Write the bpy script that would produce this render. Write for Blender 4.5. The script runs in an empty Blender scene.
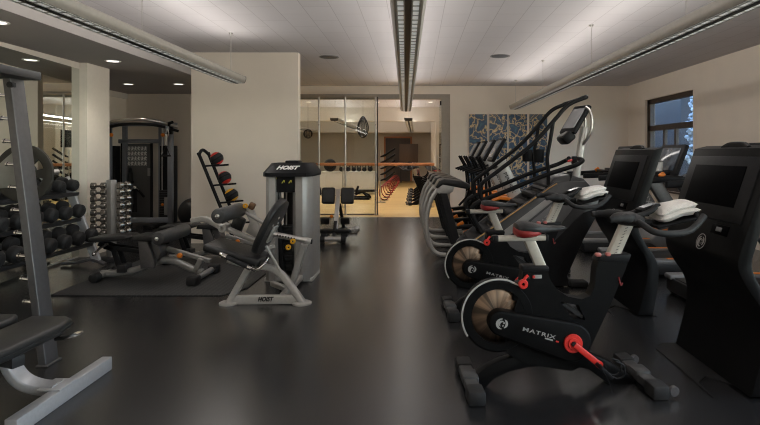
import bpy, bmesh, math, random
from mathutils import Vector, Matrix, Quaternion
random.seed(7)
SC = bpy.context.scene
COL = SC.collection
PI = math.pi
F = 540.0; CU = 416.0; CV = 153.0; CH = 1.41

def at(u, v, d):
    """world point seen at photo pixel (u, v) at depth d"""
    return Vector(((u-CU)*d/F, d, CH-(v-CV)*d/F))

# ------------------------------------------------------------------ materials
MATS = {}
def mat(name, col, rough=.5, metal=0., var=.06, scale=18., bump=0., bscale=60., spec=.5, coat=0., sheen=0., aniso=0.):
    if name in MATS: return MATS[name]
    m = bpy.data.materials.new(name); m.use_nodes = True
    nt = m.node_tree; N = nt.nodes; L = nt.links
    p = N['Principled BSDF']
    p.inputs['Roughness'].default_value = rough
    p.inputs['Metallic'].default_value = metal
    p.inputs['Specular IOR Level'].default_value = spec
    if coat: p.inputs['Coat Weight'].default_value = coat
    if sheen: p.inputs['Sheen Weight'].default_value = sheen
    tc = N.new('ShaderNodeTexCoord')
    nz = N.new('ShaderNodeTexNoise'); nz.inputs['Scale'].default_value = scale; nz.inputs['Detail'].default_value = 4
    L.new(tc.outputs['Object'], nz.inputs['Vector'])
    rp = N.new('ShaderNodeValToRGB')
    c0 = [max(0, c*(1-var)) for c in col]; c1 = [min(1, c*(1+var)) for c in col]
    rp.color_ramp.elements[0].position = .3; rp.color_ramp.elements[0].color = (*c0, 1)
    rp.color_ramp.elements[1].position = .7; rp.color_ramp.elements[1].color = (*c1, 1)
    L.new(nz.outputs['Fac'], rp.inputs['Fac']); L.new(rp.outputs['Color'], p.inputs['Base Color'])
    if bump:
        n2 = N.new('ShaderNodeTexNoise'); n2.inputs['Scale'].default_value = bscale; n2.inputs['Detail'].default_value = 3
        L.new(tc.outputs['Object'], n2.inputs['Vector'])
        b = N.new('ShaderNodeBump'); b.inputs['Strength'].default_value = bump; b.inputs['Distance'].default_value = .01
        L.new(n2.outputs['Fac'], b.inputs['Height']); L.new(b.outputs['Normal'], p.inputs['Normal'])
    if aniso:
        p.inputs['Anisotropic'].default_value = aniso
        t = N.new('ShaderNodeTangent'); t.direction_type = 'RADIAL'; t.axis = 'Y'
        L.new(t.outputs['Tangent'], p.inputs['Tangent'])
    MATS[name] = m
    return m

def emis(name, col, strength):
    if name in MATS: return MATS[name]
    m = bpy.data.materials.new(name); m.use_nodes = True
    p = m.node_tree.nodes['Principled BSDF']
    p.inputs['Base Color'].default_value = (*col, 1)
    p.inputs['Emission Color'].default_value = (*col, 1); p.inputs['Emission Strength'].default_value = strength
    MATS[name] = m; return m

def s2l(r, g, b):
    f = lambda c: (c/12.92 if c <= .04045 else ((c+.055)/1.055)**2.4)
    return (f(r/255), f(g/255), f(b/255))

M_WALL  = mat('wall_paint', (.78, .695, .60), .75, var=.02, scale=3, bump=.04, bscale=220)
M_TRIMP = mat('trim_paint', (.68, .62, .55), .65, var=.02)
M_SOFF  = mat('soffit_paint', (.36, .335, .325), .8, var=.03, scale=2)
M_COLUMN= mat('column_paint', (.80, .73, .65), .7, var=.02)
M_BLACK = mat('black_plastic', (.012, .012, .013), .42, var=.15, spec=.09)
M_SATIN = mat('black_satin_shell', (.0045, .0045, .0048), .42, var=.15, spec=.09, bump=.03, bscale=300)
M_RUBB  = mat('black_rubber', (.020, .020, .021), .6, var=.2, spec=.2, bump=.12, bscale=150)
M_VINYL = mat('black_vinyl', (.017, .017, .0175), .34, var=.2, spec=.35, bump=.15, bscale=260)
M_GREYV = mat('charcoal_vinyl', (.022, .022, .023), .42, var=.15, spec=.2, bump=.15, bscale=260)
M_SILV  = mat('silver_paint', (.47, .455, .435), .36, .4, var=.06, scale=40)
M_STEEL = mat('brushed_steel', (.50, .48, .46), .3, .95, var=.08, scale=60)
M_DUMBC = mat('worn_chrome', (.40, .375, .34), .25, .95, var=.1, scale=40)
M_CHROM = mat('chrome', (.72, .70, .68), .12, 1., var=.03)
M_GREYM = mat('grey_metal', (.10, .096, .10), .4, .55, var=.08, scale=30)
M_MIDG  = mat('mid_grey_panel', (.16, .16, .165), .45, .2, var=.05)
M_DARKM = mat('dark_metal', (.028, .028, .030), .45, .3, var=.1, spec=.2)
M_RED   = mat('red_paint', s2l(205, 45, 38), .38, var=.06)
M_DRED  = mat('dark_red_vinyl', s2l(128, 26, 26), .5, var=.1)
M_ORANG = mat('orange_plastic', s2l(225, 125, 25), .42, var=.06)
M_YELL  = mat('yellow_plastic', s2l(232, 170, 28), .4, var=.06)
M_WHITE = mat('white_ink', (.75, .74, .72), .5, var=.03)
M_GREYI = mat('grey_ink', (.30, .29, .28), .5, var=.05)
M_TOWEL = mat('terry_cloth', (.74, .70, .66), .95, var=.06, scale=60, bump=.8, bscale=240, sheen=.3)
M_SCREEN= mat('dark_screen', (.0015, .0015, .002), .5, var=.1, spec=.02)
M_LCD   = mat('console_screen', (.05, .065, .085), .12, var=.5, scale=9)
M_BEIGEM= mat('champagne_metal', (.40, .365, .32), .4, .4, var=.05, scale=50)
def radial_metal(name, c0, c1, centre):
    m = bpy.data.materials.new(name); m.use_nodes = True
    N = m.node_tree.nodes; L = m.node_tree.links; p = N['Principled BSDF']
    tc = N.new('ShaderNodeTexCoord'); mp = N.new('ShaderNodeMapping')
    mp.vector_type = 'TEXTURE'; mp.inputs['Location'].default_value = centre; mp.inputs['Rotation'].default_value = (PI/2, 0, 0)
    L.new(tc.outputs['Object'], mp.inputs['Vector'])
    g = N.new('ShaderNodeTexGradient'); g.gradient_type = 'RADIAL'; L.new(mp.outputs['Vector'], g.inputs['Vector'])
    n = N.new('ShaderNodeTexNoise'); n.noise_dimensions = '1D'; n.inputs['Scale'].default_value = 15; n.inputs['Detail'].default_value = 5
    L.new(g.outputs['Fac'], n.inputs['W'])
    r = N.new('ShaderNodeValToRGB'); r.color_ramp.elements[0].position = .35; r.color_ramp.elements[1].position = .66
    r.color_ramp.elements[0].color = (*c0, 1); r.color_ramp.elements[1].color = (*c1, 1)
    L.new(n.outputs['Fac'], r.inputs['Fac']); L.new(r.outputs['Color'], p.inputs['Base Color'])
    p.inputs['Metallic'].default_value = 1; p.inputs['Roughness'].default_value = .34; p.inputs['Anisotropic'].default_value = .7
    t = N.new('ShaderNodeTangent'); t.direction_type = 'RADIAL'; t.axis = 'Y'; L.new(t.outputs['Tangent'], p.inputs['Tangent'])
    MATS[name] = m; return m
M_FLYW = radial_metal('brushed_copper_flywheel', (.085, .065, .052), (.30, .205, .145), (-.36, 0, .432))  # radial streaks of sheen are painted into the base colour
M_GLOSSW= mat('white_laminate', (.62, .60, .58), .5, var=.02)
M_WOODR = mat('barre_wood', s2l(172, 112, 72), .5, var=.15, scale=30)
M_BRONZ = mat('dark_bronze_frame', s2l(74, 62, 54), .5, .3, var=.1)
M_COOLS = mat('cool_silver_paint', (.40, .40, .42), .38, .35, var=.05, scale=50)
M_FOOTG = mat('foot_grey_plastic', (.048, .048, .049), .5, var=.12, spec=.3)
M_CLIMB = mat('climber_grey_shell', (.050, .051, .054), .42, .2, var=.08)
M_BLUEG = mat('blue_grey_frame', (.18, .19, .215), .42, .1, var=.06)
M_ALU   = mat('fixture_aluminium', (.42, .395, .36), .45, .35, var=.05)
M_REFL  = mat('louvre_reflector', (.42, .42, .41), .4, .2, var=.04)
M_TAUPE = mat('taupe_frame', s2l(150, 142, 132), .5, .2, var=.04)

def node_mat(name):
    m = bpy.data.materials.new(name); m.use_nodes = True
    return m, m.node_tree.nodes, m.node_tree.links, m.node_tree.nodes['Principled BSDF']

# rubber floor
m, N, L, p = node_mat('rubber_floor')
tc = N.new('ShaderNodeTexCoord')
n1 = N.new('ShaderNodeTexNoise'); n1.inputs['Scale'].default_value = 1.3; n1.inputs['Detail'].default_value = 6
n2 = N.new('ShaderNodeTexNoise'); n2.inputs['Scale'].default_value = 160; n2.inputs['Detail'].default_value = 2
L.new(tc.outputs['Object'], n1.inputs['Vector']); L.new(tc.outputs['Object'], n2.inputs['Vector'])
r1 = N.new('ShaderNodeValToRGB'); r1.color_ramp.elements[0].position = .35; r1.color_ramp.elements[1].position = .7
r1.color_ramp.elements[0].color = (.0120, .0122, .0135, 1); r1.color_ramp.elements[1].color = (.0160, .0160, .0172, 1)
L.new(n1.outputs['Fac'], r1.inputs['Fac']); L.new(r1.outputs['Color'], p.inputs['Base Color'])
mr = N.new('ShaderNodeMapRange'); mr.inputs['To Min'].default_value = .235; mr.inputs['To Max'].default_value = .265
L.new(n1.outputs['Fac'], mr.inputs['Value']); L.new(mr.outputs['Result'], p.inputs['Roughness'])
bp = N.new('ShaderNodeBump'); bp.inputs['Strength'].default_value = .12; bp.inputs['Distance'].default_value = .003
L.new(n2.outputs['Fac'], bp.inputs['Height']); L.new(bp.outputs['Normal'], p.inputs['Normal'])
p.inputs['Specular IOR Level'].default_value = .8
M_FLOOR = m

# textured rubber mat
m, N, L, p = node_mat('ribbed_rubber_mat')
tc = N.new('ShaderNodeTexCoord')
mp = N.new('ShaderNodeMapping'); mp.inputs['Rotation'].default_value = (0, 0, PI/4); mp.inputs['Scale'].default_value = (28, 28, 28)
L.new(tc.outputs['Object'], mp.inputs['Vector'])
ck = N.new('ShaderNodeTexChecker'); ck.inputs['Scale'].default_value = 1
ck.inputs['Color1'].default_value = (.012, .012, .013, 1); ck.inputs['Color2'].default_value = (.030, .030, .032, 1)
L.new(mp.outputs['Vector'], ck.inputs['Vector']); L.new(ck.outputs['Color'], p.inputs['Base Color'])
bp = N.new('ShaderNodeBump'); bp.inputs['Strength'].default_value = .5; bp.inputs['Distance'].default_value = .006
L.new(ck.outputs['Fac'], bp.inputs['Height']); L.new(bp.outputs['Normal'], p.inputs['Normal'])
p.inputs['Roughness'].default_value = .6
M_MAT = m

# acoustic tile ceiling
m, N, L, p = node_mat('acoustic_tile_ceiling')
tc = N.new('ShaderNodeTexCoord')
mp = N.new('ShaderNodeMapping'); mp.inputs['Rotation'].default_value = (0, 0, PI/2)
L.new(tc.outputs['Object'], mp.inputs['Vector'])
bk = N.new('ShaderNodeTexBrick'); bk.inputs['Scale'].default_value = 1; bk.offset = .5
bk.inputs['Brick Width'].default_value = .61; bk.inputs['Row Height'].default_value = .305; bk.inputs['Mortar Size'].default_value = .0045
bk.inputs['Mortar Smooth'].default_value = .3
bk.inputs['Color1'].default_value = (.56, .535, .545, 1); bk.inputs['Color2'].default_value = (.535, .51, .522, 1); bk.inputs['Mortar'].default_value = (.40, .375, .38, 1)
L.new(mp.outputs['Vector'], bk.inputs['Vector'])
nz = N.new('ShaderNodeTexNoise'); nz.inputs['Scale'].default_value = 90; L.new(tc.outputs['Object'], nz.inputs['Vector'])
bp = N.new('ShaderNodeBump'); bp.inputs['Strength'].default_value = .15; bp.inputs['Distance'].default_value = .004
L.new(nz.outputs['Fac'], bp.inputs['Height']); L.new(bp.outputs['Normal'], p.inputs['Normal'])
L.new(bk.outputs['Color'], p.inputs['Base Color']); p.inputs['Roughness'].default_value = .9
M_CEIL = m

# light wood planks
m, N, L, p = node_mat('maple_floorboards')
tc = N.new('ShaderNodeTexCoord')
bk = N.new('ShaderNodeTexBrick'); bk.inputs['Scale'].default_value = 1
bk.inputs['Brick Width'].default_value = 1.6; bk.inputs['Row Height'].default_value = .12; bk.inputs['Mortar Size'].default_value = .002
bk.inputs['Color1'].default_value = (*s2l(216, 184, 122), 1); bk.inputs['Color2'].default_value = (*s2l(200, 164, 104), 1); bk.inputs['Mortar'].default_value = (*s2l(160, 115, 75), 1)
L.new(tc.outputs['Object'], bk.inputs['Vector']); L.new(bk.outputs['Color'], p.inputs['Base Color'])
p.inputs['Roughness'].default_value = .3
M_WOODF = m

# mirror
m, N, L, p = node_mat('mirror_glass')
nz = N.new('ShaderNodeTexNoise'); nz.inputs['Scale'].default_value = 3
rp = N.new('ShaderNodeValToRGB'); rp.color_ramp.elements[0].color = (.70, .73, .69, 1); rp.color_ramp.elements[1].color = (.73, .755, .72, 1)
L.new(nz.outputs['Fac'], rp.inputs['Fac']); L.new(rp.outputs['Color'], p.inputs['Base Color'])
p.inputs['Metallic'].default_value = 1; p.inputs['Roughness'].default_value = .01
M_MIRR = m

def glass_mat(name, tint, refl=1.0):
    m = bpy.data.materials.new(name); m.use_nodes = True
    N = m.node_tree.nodes; L = m.node_tree.links
    N.remove(N['Principled BSDF']); out = N['Material Output']
    tr = N.new('ShaderNodeBsdfTransparent'); tr.inputs['Color'].default_value = (*tint, 1)
    gl = N.new('ShaderNodeBsdfGlossy'); gl.inputs['Roughness'].default_value = .01
    lw = N.new('ShaderNodeLayerWeight'); lw.inputs['Blend'].default_value = .5
    pw = N.new('ShaderNodeMath'); pw.operation = 'POWER'; pw.inputs[1].default_value = 5
    mt = N.new('ShaderNodeMath'); mt.operation = 'MULTIPLY_ADD'; mt.inputs[1].default_value = .8*refl; mt.inputs[2].default_value = .035
    L.new(lw.outputs['Facing'], pw.inputs[0])
    mx = N.new('ShaderNodeMixShader')
    L.new(pw.outputs[0], mt.inputs[0]); L.new(mt.outputs[0], mx.inputs['Fac'])
    L.new(tr.outputs[0], mx.inputs[1]); L.new(gl.outputs[0], mx.inputs[2]); L.new(mx.outputs[0], out.inputs['Surface'])
    MATS[name] = m; return m
M_GLASS = glass_mat('clear_glass', (.90, .93, .91))
M_WGLAS = glass_mat('window_glass', (.72, .75, .78))

# sea-marble painting
def art_mat(seed):
    m, N, L, p = node_mat('blue_gold_marbling.%d' % seed)
    tc = N.new('ShaderNodeTexCoord'); mp = N.new('ShaderNodeMapping'); mp.inputs['Location'].default_value = (seed*1.7, seed*.37, seed*.6)
    L.new(tc.outputs['Object'], mp.inputs['Vector'])
    nz = N.new('ShaderNodeTexNoise'); nz.inputs['Scale'].default_value = 2.2; nz.inputs['Detail'].default_value = 5; nz.inputs['Distortion'].default_value = .6
    L.new(mp.outputs['Vector'], nz.inputs['Vector'])
    ad = N.new('ShaderNodeMixRGB'); ad.blend_type = 'ADD'; ad.inputs['Fac'].default_value = .9
    L.new(mp.outputs['Vector'], ad.inputs['Color1']); L.new(nz.outputs['Color'], ad.inputs['Color2'])
    vo = N.new('ShaderNodeTexVoronoi'); vo.feature = 'DISTANCE_TO_EDGE'; vo.inputs['Scale'].default_value = 4.6
    L.new(ad.outputs['Color'], vo.inputs['Vector'])
    rp = N.new('ShaderNodeValToRGB'); e = rp.color_ramp.elements
    e[0].position = 0; e[0].color = (*s2l(212, 190, 150), 1)
    e[1].position = .03; e[1].color = (*s2l(168, 142, 104), 1)
    a = e.new(.075); a.color = (*s2l(48, 74, 96), 1)
    b = e.new(.22); b.color = (*s2l(22, 56, 92), 1)
    c = e.new(.45); c.color = (*s2l(52, 98, 116), 1)
    L.new(vo.outputs['Distance'], rp.inputs['Fac'])
    n3 = N.new('ShaderNodeTexNoise'); n3.inputs['Scale'].default_value = 1.5; n3.inputs['Detail'].default_value = 4
    L.new(mp.outputs['Vector'], n3.inputs['Vector'])
    r3 = N.new('ShaderNodeValToRGB'); r3.color_ramp.elements[0].position = .52; r3.color_ramp.elements[1].position = .72
    L.new(n3.outputs['Fac'], r3.inputs['Fac'])
    mx = N.new('ShaderNodeMixRGB'); mx.inputs['Color2'].default_value = (*s2l(170, 150, 112), 1)
    ml = N.new('ShaderNodeMath'); ml.operation = 'MULTIPLY'; ml.inputs[1].default_value = .30
    L.new(r3.outputs['Color'], ml.inputs[0]); L.new(ml.outputs[0], mx.inputs['Fac'])
    L.new(rp.outputs['Color'], mx.inputs['Color1']); L.new(mx.outputs['Color'], p.inputs['Base Color'])
    p.inputs['Roughness'].default_value = .35
    return m

# ------------------------------------------------------------------ mesh builder
def catmull(pts, n=6, closed=False):
    P = [Vector(q) for q in pts]
    if len(P) < 3: return P
    out = []; k = len(P); rng = k if closed else k-1
    for i in range(rng):
        p1 = P[i]; p2 = P[(i+1) % k]
        p0 = P[i-1] if (i > 0 or closed) else p1*2-p2
        p3 = P[(i+2) % k] if (i+2 < k or closed) else p2*2-p1
        for j in range(n):
            t = j/n; t2 = t*t; t3 = t2*t
            out.append(.5*((2*p1)+(p2-p0)*t+(2*p0-5*p1+4*p2-p3)*t2+(3*p1-p0-3*p2+p3)*t3))
    if not closed: out.append(P[-1].copy())
    return out

def rrect(w, h, r=None, n=3):
    """rounded rectangle profile"""
    r = min(w, h)*.2 if r is None else r
    out = []
    for cx, cy, a0 in ((w/2-r, h/2-r, 0), (-w/2+r, h/2-r, PI/2), (-w/2+r, -h/2+r, PI), (w/2-r, -h/2+r, 1.5*PI)):
        for i in range(n+1):
            a = a0+PI/2*i/n
            out.append((cx+r*math.cos(a), cy+r*math.sin(a)))
    return out

class MB:
    def __init__(s): s.v = []; s.f = []; s.mi = []; s.cur = 0
    def add(s, vs, fs):
        b = len(s.v); s.v.extend(tuple(v) for v in vs)
        for f in fs: s.f.append(tuple(b+i for i in f)); s.mi.append(s.cur)
        return s
    def addbm(s, bm):
        bm.verts.ensure_lookup_table(); bm.verts.index_update()
        s.add([v.co.copy() for v in bm.verts], [[v.index for v in f.verts] for f in bm.faces]); bm.free(); return s
    def box(s, c, size, rot=None, bevel=0., seg=2):
        bm = bmesh.new(); bmesh.ops.create_cube(bm, size=1)
        for v in bm.verts: v.co = Vector((v.co.x*size[0], v.co.y*size[1], v.co.z*size[2]))
        if bevel:
            bevel = min(bevel, min(size)*.49)
            bmesh.ops.bevel(bm, geom=list(bm.edges), offset=bevel, segments=seg, affect='EDGES', profile=.5)
        R = rot.to_3x3() if rot is not None else Matrix.Identity(3)
        for v in bm.verts: v.co = R @ v.co + Vector(c)
        return s.addbm(bm)
    def bb(s, x0, x1, y0, y1, z0, z1, bevel=0., seg=2):
        return s.box(((x0+x1)/2, (y0+y1)/2, (z0+z1)/2), (abs(x1-x0), abs(y1-y0), abs(z1-z0)), None, bevel, seg)
    def tube(s, pts, r, n=10, up=(0, 0, 1), prof=None, closed=False, caps=True, spline=0):
        P = catmull(pts, spline, closed) if spline else [Vector(p) for p in pts]
        k = len(P); rings = []
        if prof is None: prof = [(math.cos(2*PI*i/n), math.sin(2*PI*i/n)) for i in range(n)]; rad = r
        else: rad = None; n = len(prof)
        T = []
        for i in range(k):
            if closed: t = P[(i+1) % k]-P[i-1]
            else: t = P[min(i+1, k-1)]-P[max(i-1, 0)]
            T.append(t.normalized())
        u0 = Vector(up)
        if abs(u0.dot(T[0])) > .95: u0 = Vector((1, 0, 0)) if abs(T[0].x) < .9 else Vector((0, 1, 0))
        u = (u0-T[0]*u0.dot(T[0])).normalized()
        vs = []
        for i in range(k):
            if i:
                q = T[i-1].rotation_difference(T[i]); u = (q @ u); u = (u-T[i]*u.dot(T[i])).normalized()
            w = T[i].cross(u)
            rr = 1. if rad is None else (rad[i*(len(rad)-1)//max(1, k-1)] if isinstance(rad, (list, tuple)) else rad)
            # mitre compensation
            for a, b in prof: vs.append(P[i]+w*(a*rr)+u*(b*rr))
        fs = []
        for i in range(k if closed else k-1):
            j = (i+1) % k
            for a in range(n): fs.append((i*n+a, i*n+(a+1) % n, j*n+(a+1) % n, j*n+a))
        if caps and not closed:
            fs.append(tuple(range(n-1, -1, -1))); fs.append(tuple((k-1)*n+a for a in range(n)))
        return s.add(vs, fs)
    def cyl(s, p0, p1, r, r1=None, n=20):
        return s.tube([p0, p1], [r, r if r1 is None else r1], n)
    def capsule(s, p0, p1, r, n=20, e=.25):
        """cylinder with rounded edges"""
        p0 = Vector(p0); p1 = Vector(p1); d = (p1-p0).normalized(); L_ = (p1-p0).length
        b = min(r*e, L_*.45)
        prof = [(r-b, 0), (r-b*.3, b*.3), (r, b), (r, L_-b), (r-b*.3, L_-b*.3), (r-b, L_)]
        return s.lathe(prof, p0, d, n, True)
    def lathe(s, prof, o, axis, n=24, caps=True):
        o = Vector(o); ax = Vector(axis).normalized()
        h = Vector((1, 0, 0)) if abs(ax.x) < .8 else Vector((0, 1, 0))
        a = (h-ax*h.dot(ax)).normalized(); b = ax.cross(a)
        vs = []; fs = []; k = len(prof)
        for r, z in prof:
            for i in range(n):
                t = 2*PI*i/n; vs.append(o+ax*z+(a*math.cos(t)+b*math.sin(t))*r)
        for j in range(k-1):
            for i in range(n): fs.append((j*n+i, j*n+(i+1) % n, (j+1)*n+(i+1) % n, (j+1)*n+i))
        if caps:
            fs.append(tuple(range(n-1, -1, -1))); fs.append(tuple((k-1)*n+i for i in range(n)))
        return s.add(vs, fs)
    def ring(s, o, axis, r0, r1, h, n=40, b=.0):
        """flat annulus with rectangular (chamfered) section, starting at o along axis"""
        o = Vector(o)
        pr = [(r0, 0), (r1-b, 0), (r1, b), (r1, h-b), (r1-b, h), (r0, h), (r0, 0)]
        return s.lathe(pr, o, axis, n, False)
    def sphere(s, c, r, sc=(1, 1, 1), n=18, rot=None):
        bm = bmesh.new(); bmesh.ops.create_uvsphere(bm, u_segments=n, v_segments=max(8, n*2//3), radius=r)
        R = rot.to_3x3() if rot is not None else Matrix.Identity(3)
        for v in bm.verts: v.co = R @ Vector((v.co.x*sc[0], v.co.y*sc[1], v.co.z*sc[2]))+Vector(c)
        return s.addbm(bm)
    def prism(s, poly, w0, w1, plane='xz', bevel=0., seg=2):
        """extrude a polygon; plane xz -> along y, xy -> along z, yz -> along x"""
        bm = bmesh.new()
        def P3(a, b, w): return {'xz': (a, w, b), 'xy': (a, b, w), 'yz': (w, a, b)}[plane]
        lo = [bm.verts.new(P3(a, b, w0)) for a, b in poly]
        f = bm.faces.new(lo)
        r = bmesh.ops.extrude_face_region(bm, geom=[f])
        d = Vector(P3(0, 0, w1-w0))
        for g in r['geom']:
            if isinstance(g, bmesh.types.BMVert): g.co += d
        bmesh.ops.recalc_face_normals(bm, faces=list(bm.faces))
        if bevel:
            cap = [e for e in bm.edges if any(len(fc.verts) == len(poly) for fc in e.link_faces)]
            try: bmesh.ops.bevel(bm, geom=cap, offset=bevel, segments=seg, affect='EDGES', profile=.5)
            except Exception: pass
        return s.addbm(bm)
    def loft(s, secs, caps=True):
        """secs: list of rings (equal length lists of points)"""
        n = len(secs[0]); vs = [p for r in secs for p in r]; fs = []
        for j in range(len(secs)-1):
            for i in range(n): fs.append((j*n+i, j*n+(i+1) % n, (j+1)*n+(i+1) % n, (j+1)*n+i))
        if caps: fs.append(tuple(range(n-1, -1, -1))); fs.append(tuple((len(secs)-1)*n+i for i in range(n)))
        return s.add(vs, fs)
    def hull(s, pts):
        bm = bmesh.new()
        for q in pts: bm.verts.new(q)
        r = bmesh.ops.convex_hull(bm, input=list(bm.verts))
        bad = set(r.get('geom_unused', []))|set(r.get('geom_interior', []))
        for g in bad:
            if isinstance(g, bmesh.types.BMVert) and g.is_valid: bm.verts.remove(g)
        bmesh.ops.dissolve_limit(bm, angle_limit=.02, verts=list(bm.verts), edges=list(bm.edges))
        return s.addbm(bm)
    def xf(s, M, start=0):
        for i in range(start, len(s.v)): s.v[i] = tuple(M @ Vector(s.v[i]))
        return s
    def build(s, name, mats, parent=None, off=None, smooth=True, ang=38, subsurf=0):
        me = bpy.data.meshes.new(name)
        vs = s.v if off is None else [tuple(Vector(v)-Vector(off)) for v in s.v]
        me.from_pydata(vs, [], s.f)
        mats = mats if isinstance(mats, (list, tuple)) else [mats]
        for m_ in mats: me.materials.append(m_)
        me.polygons.foreach_set('material_index', s.mi)
        bm = bmesh.new(); bm.from_mesh(me)
        bmesh.ops.recalc_face_normals(bm, faces=list(bm.faces)); bm.to_mesh(me); bm.free()
        if smooth:
            me.polygons.foreach_set('use_smooth', [True]*len(me.polygons))
            me.set_sharp_from_angle(angle=math.radians(ang))
        me.update()
        o = bpy.data.objects.new(name, me); COL.objects.link(o)
        if parent is not None: o.parent = parent
        if subsurf:
            md = o.modifiers.new('subdivision', 'SUBSURF'); md.levels = subsurf; md.render_levels = subsurf
        return o

def thing(name, label, cat, loc=(0, 0, 0), rz=0., group=None):
    o = bpy.data.objects.new(name, None); COL.objects.link(o)
    o.empty_display_size = .1
    o.location = loc; o.rotation_euler = (0, 0, rz); o['label'] = label; o['category'] = cat
    if group: o['group'] = group
    return o
def tag(o, label, cat, group=None):
    o['label'] = label; o['category'] = cat
    if group: o['group'] = group
    return o
def struct(o): o['kind'] = 'structure'; return o
def stuff(o): o['kind'] = 'stuff'; return o
def copy_tree(o, parent=None):
    c = o.copy(); COL.objects.link(c)
    if parent is not None: c.parent = parent; c.matrix_parent_inverse = o.matrix_parent_inverse.copy()
    for ch in list(o.children): copy_tree(ch, c)
    return c
def dup(o, loc, rz=None, label=None, group=None):
    c = copy_tree(o); c.location = loc
    if rz is not None: c.rotation_euler = (0, 0, rz)
    if label: c['label'] = label
    if group: c['group'] = group
    return c

def text(name, body, size, m, parent, origin, xdir, ydir, shear=0., bold=0., spacing=1., extrude=.0008, width=None):
    """flat raised lettering: origin = centre of the word, xdir along the line, ydir up"""
    cu = bpy.data.curves.new(name, 'FONT'); cu.body = body; cu.size = size; cu.shear = shear; cu.offset = bold
    cu.align_x = 'CENTER'; cu.align_y = 'CENTER'; cu.space_character = spacing; cu.extrude = extrude; cu.resolution_u = 3
    to = bpy.data.objects.new(name+'_tmp', cu); COL.objects.link(to)
    bpy.context.view_layer.update()
    dg = bpy.context.evaluated_depsgraph_get()
    me = bpy.data.meshes.new_from_object(to.evaluated_get(dg))
    bpy.data.objects.remove(to); bpy.data.curves.remove(cu)
    me.materials.clear(); me.materials.append(m)
    x = Vector(xdir).normalized(); y = Vector(ydir); y = (y-x*y.dot(x)).normalized(); z = x.cross(y)
    kx = 1.
    if width:
        xs = [v.co.x for v in me.vertices]; kx = width/max(1e-6, max(xs)-min(xs))
    R = Matrix((x, y, z)).transposed()
    for v in me.vertices: v.co = R @ Vector((v.co.x*kx, v.co.y, v.co.z))+Vector(origin)
    me.name = name
    o = bpy.data.objects.new(name, me); COL.objects.link(o)
    if parent is not None: o.parent = parent
    return o

def RX(a): return Matrix.Rotation(a, 4, 'X')
def RY(a): return Matrix.Rotation(a, 4, 'Y')
def RZ(a): return Matrix.Rotation(a, 4, 'Z')
def frame(x, y):
    x = Vector(x).normalized(); y = Vector(y); y = (y-x*y.dot(x)).normalized(); z = x.cross(y)
    return Matrix((x, y, z)).transposed().to_4x4()
# ------------------------------------------------------------------ camera, world, colour
cam = bpy.data.cameras.new('camera'); co = bpy.data.objects.new('camera', cam); COL.objects.link(co)
co.location = (0, 0, CH); co.rotation_euler = (PI/2, 0, 0)
cam.sensor_width = 36; cam.lens = 36*F/760
cam.shift_x = -(CU-380)/760; cam.shift_y = -(212.5-CV)/760
cam.clip_start = .05; cam.clip_end = 200
SC.camera = co
SC.view_settings.view_transform = 'Standard'; SC.view_settings.look = 'None'
SC.cycles.filter_width = 1.1; SC.view_settings.gamma = 1; SC.view_settings.use_curve_mapping = False
SC.view_settings.exposure = 0.38
w = bpy.data.worlds.new('world'); SC.world = w; w.use_nodes = True
nt = w.node_tree; bg = nt.nodes['Background']
sky = nt.nodes.new('ShaderNodeTexSky'); sky.sky_type = 'NISHITA'; sky.sun_disc = False
sky.sun_elevation = math.radians(24); sky.sun_rotation = math.radians(250); sky.dust_density = .1; sky.ozone_density = 3
nt.links.new(sky.outputs['Color'], bg.inputs['Color']); bg.inputs['Strength'].default_value = 1.2

DAYR = 135; UPK = 1.15; DNK = .15; DNS = .6
# ------------------------------------------------------------------ dimensions
H = 2.98; SOFF = 2.63; XL = -4.55; XR = 4.97; YB = 12.65; YF = -3.5
BX0, BX1, BY = -3.51, -1.84, 8.43           # wall block in front of the alcove
PY0, PY1, PX = 7.30, 7.84, -4.45            # column at the end of the mirror
AX, AY = -5.97, 11.13                       # alcove
GY = 12.30                                  # glass line
RY_ = 11.85                                 # edge of the rubber floor
SX0, SX1, SY = -6.2, 1.02, 27.0             # studio

def S(name, mb, m, **k): return struct(mb.build(name, m, None, **k))

S('floor', MB().bb(-6.2, XR, YF, RY_, -.12, 0), M_FLOOR)
S('floor_studio', MB().bb(-6.2, XR, RY_, SY+.2, -.12, -.001), M_WOODF)
S('ceiling', MB().bb(-6.2, XR, YF, SY+.2, H, H+.12), M_CEIL)
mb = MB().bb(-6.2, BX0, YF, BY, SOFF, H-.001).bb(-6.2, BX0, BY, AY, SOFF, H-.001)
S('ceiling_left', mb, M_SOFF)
S('trim_1', MB().bb(XL-.2, XL, YF, PY0, 2.546, SOFF), M_TRIMP)
S('wall_left', MB().bb(-6.2, -4.56, YF, PY0, 0, 2.63), M_WALL)
S('wall_column', MB().bb(XL-.02, PX, PY0, PY1, 0, SOFF).bb(-6.2, XL-.02, PY0, PY1-.01, 0, SOFF), M_COLUMN)
S('wall_alcove_left', MB().bb(-6.2, AX, PY0, AY, 0, SOFF), M_WALL)
S('wall_alcove_back', MB().bb(-6.2, BX0+.1, AY, AY+.15, 0, H).bb(BX0-.05, BX0+.1, AY+.15, YB+.14, 0, H), M_WALL)
S('wall_block', MB().bb(BX0, BX1, BY, BY+.16, 0, H), M_WALL)
S('trim_2', MB().bb(AX, AX+.03, PY1, AY, 2.52, SOFF), M_TRIMP)
mb = MB().bb(-6.2, XR, YF-.15, YF, 0, H)
S('wall_front', mb, M_WALL)
mb = MB().bb(.80, XR+.2, YB, YB+.14, 0, H).bb(-3.9, .80, YB, YB+.14, 2.79, H)
S('wall_back', mb, M_WALL)
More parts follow.
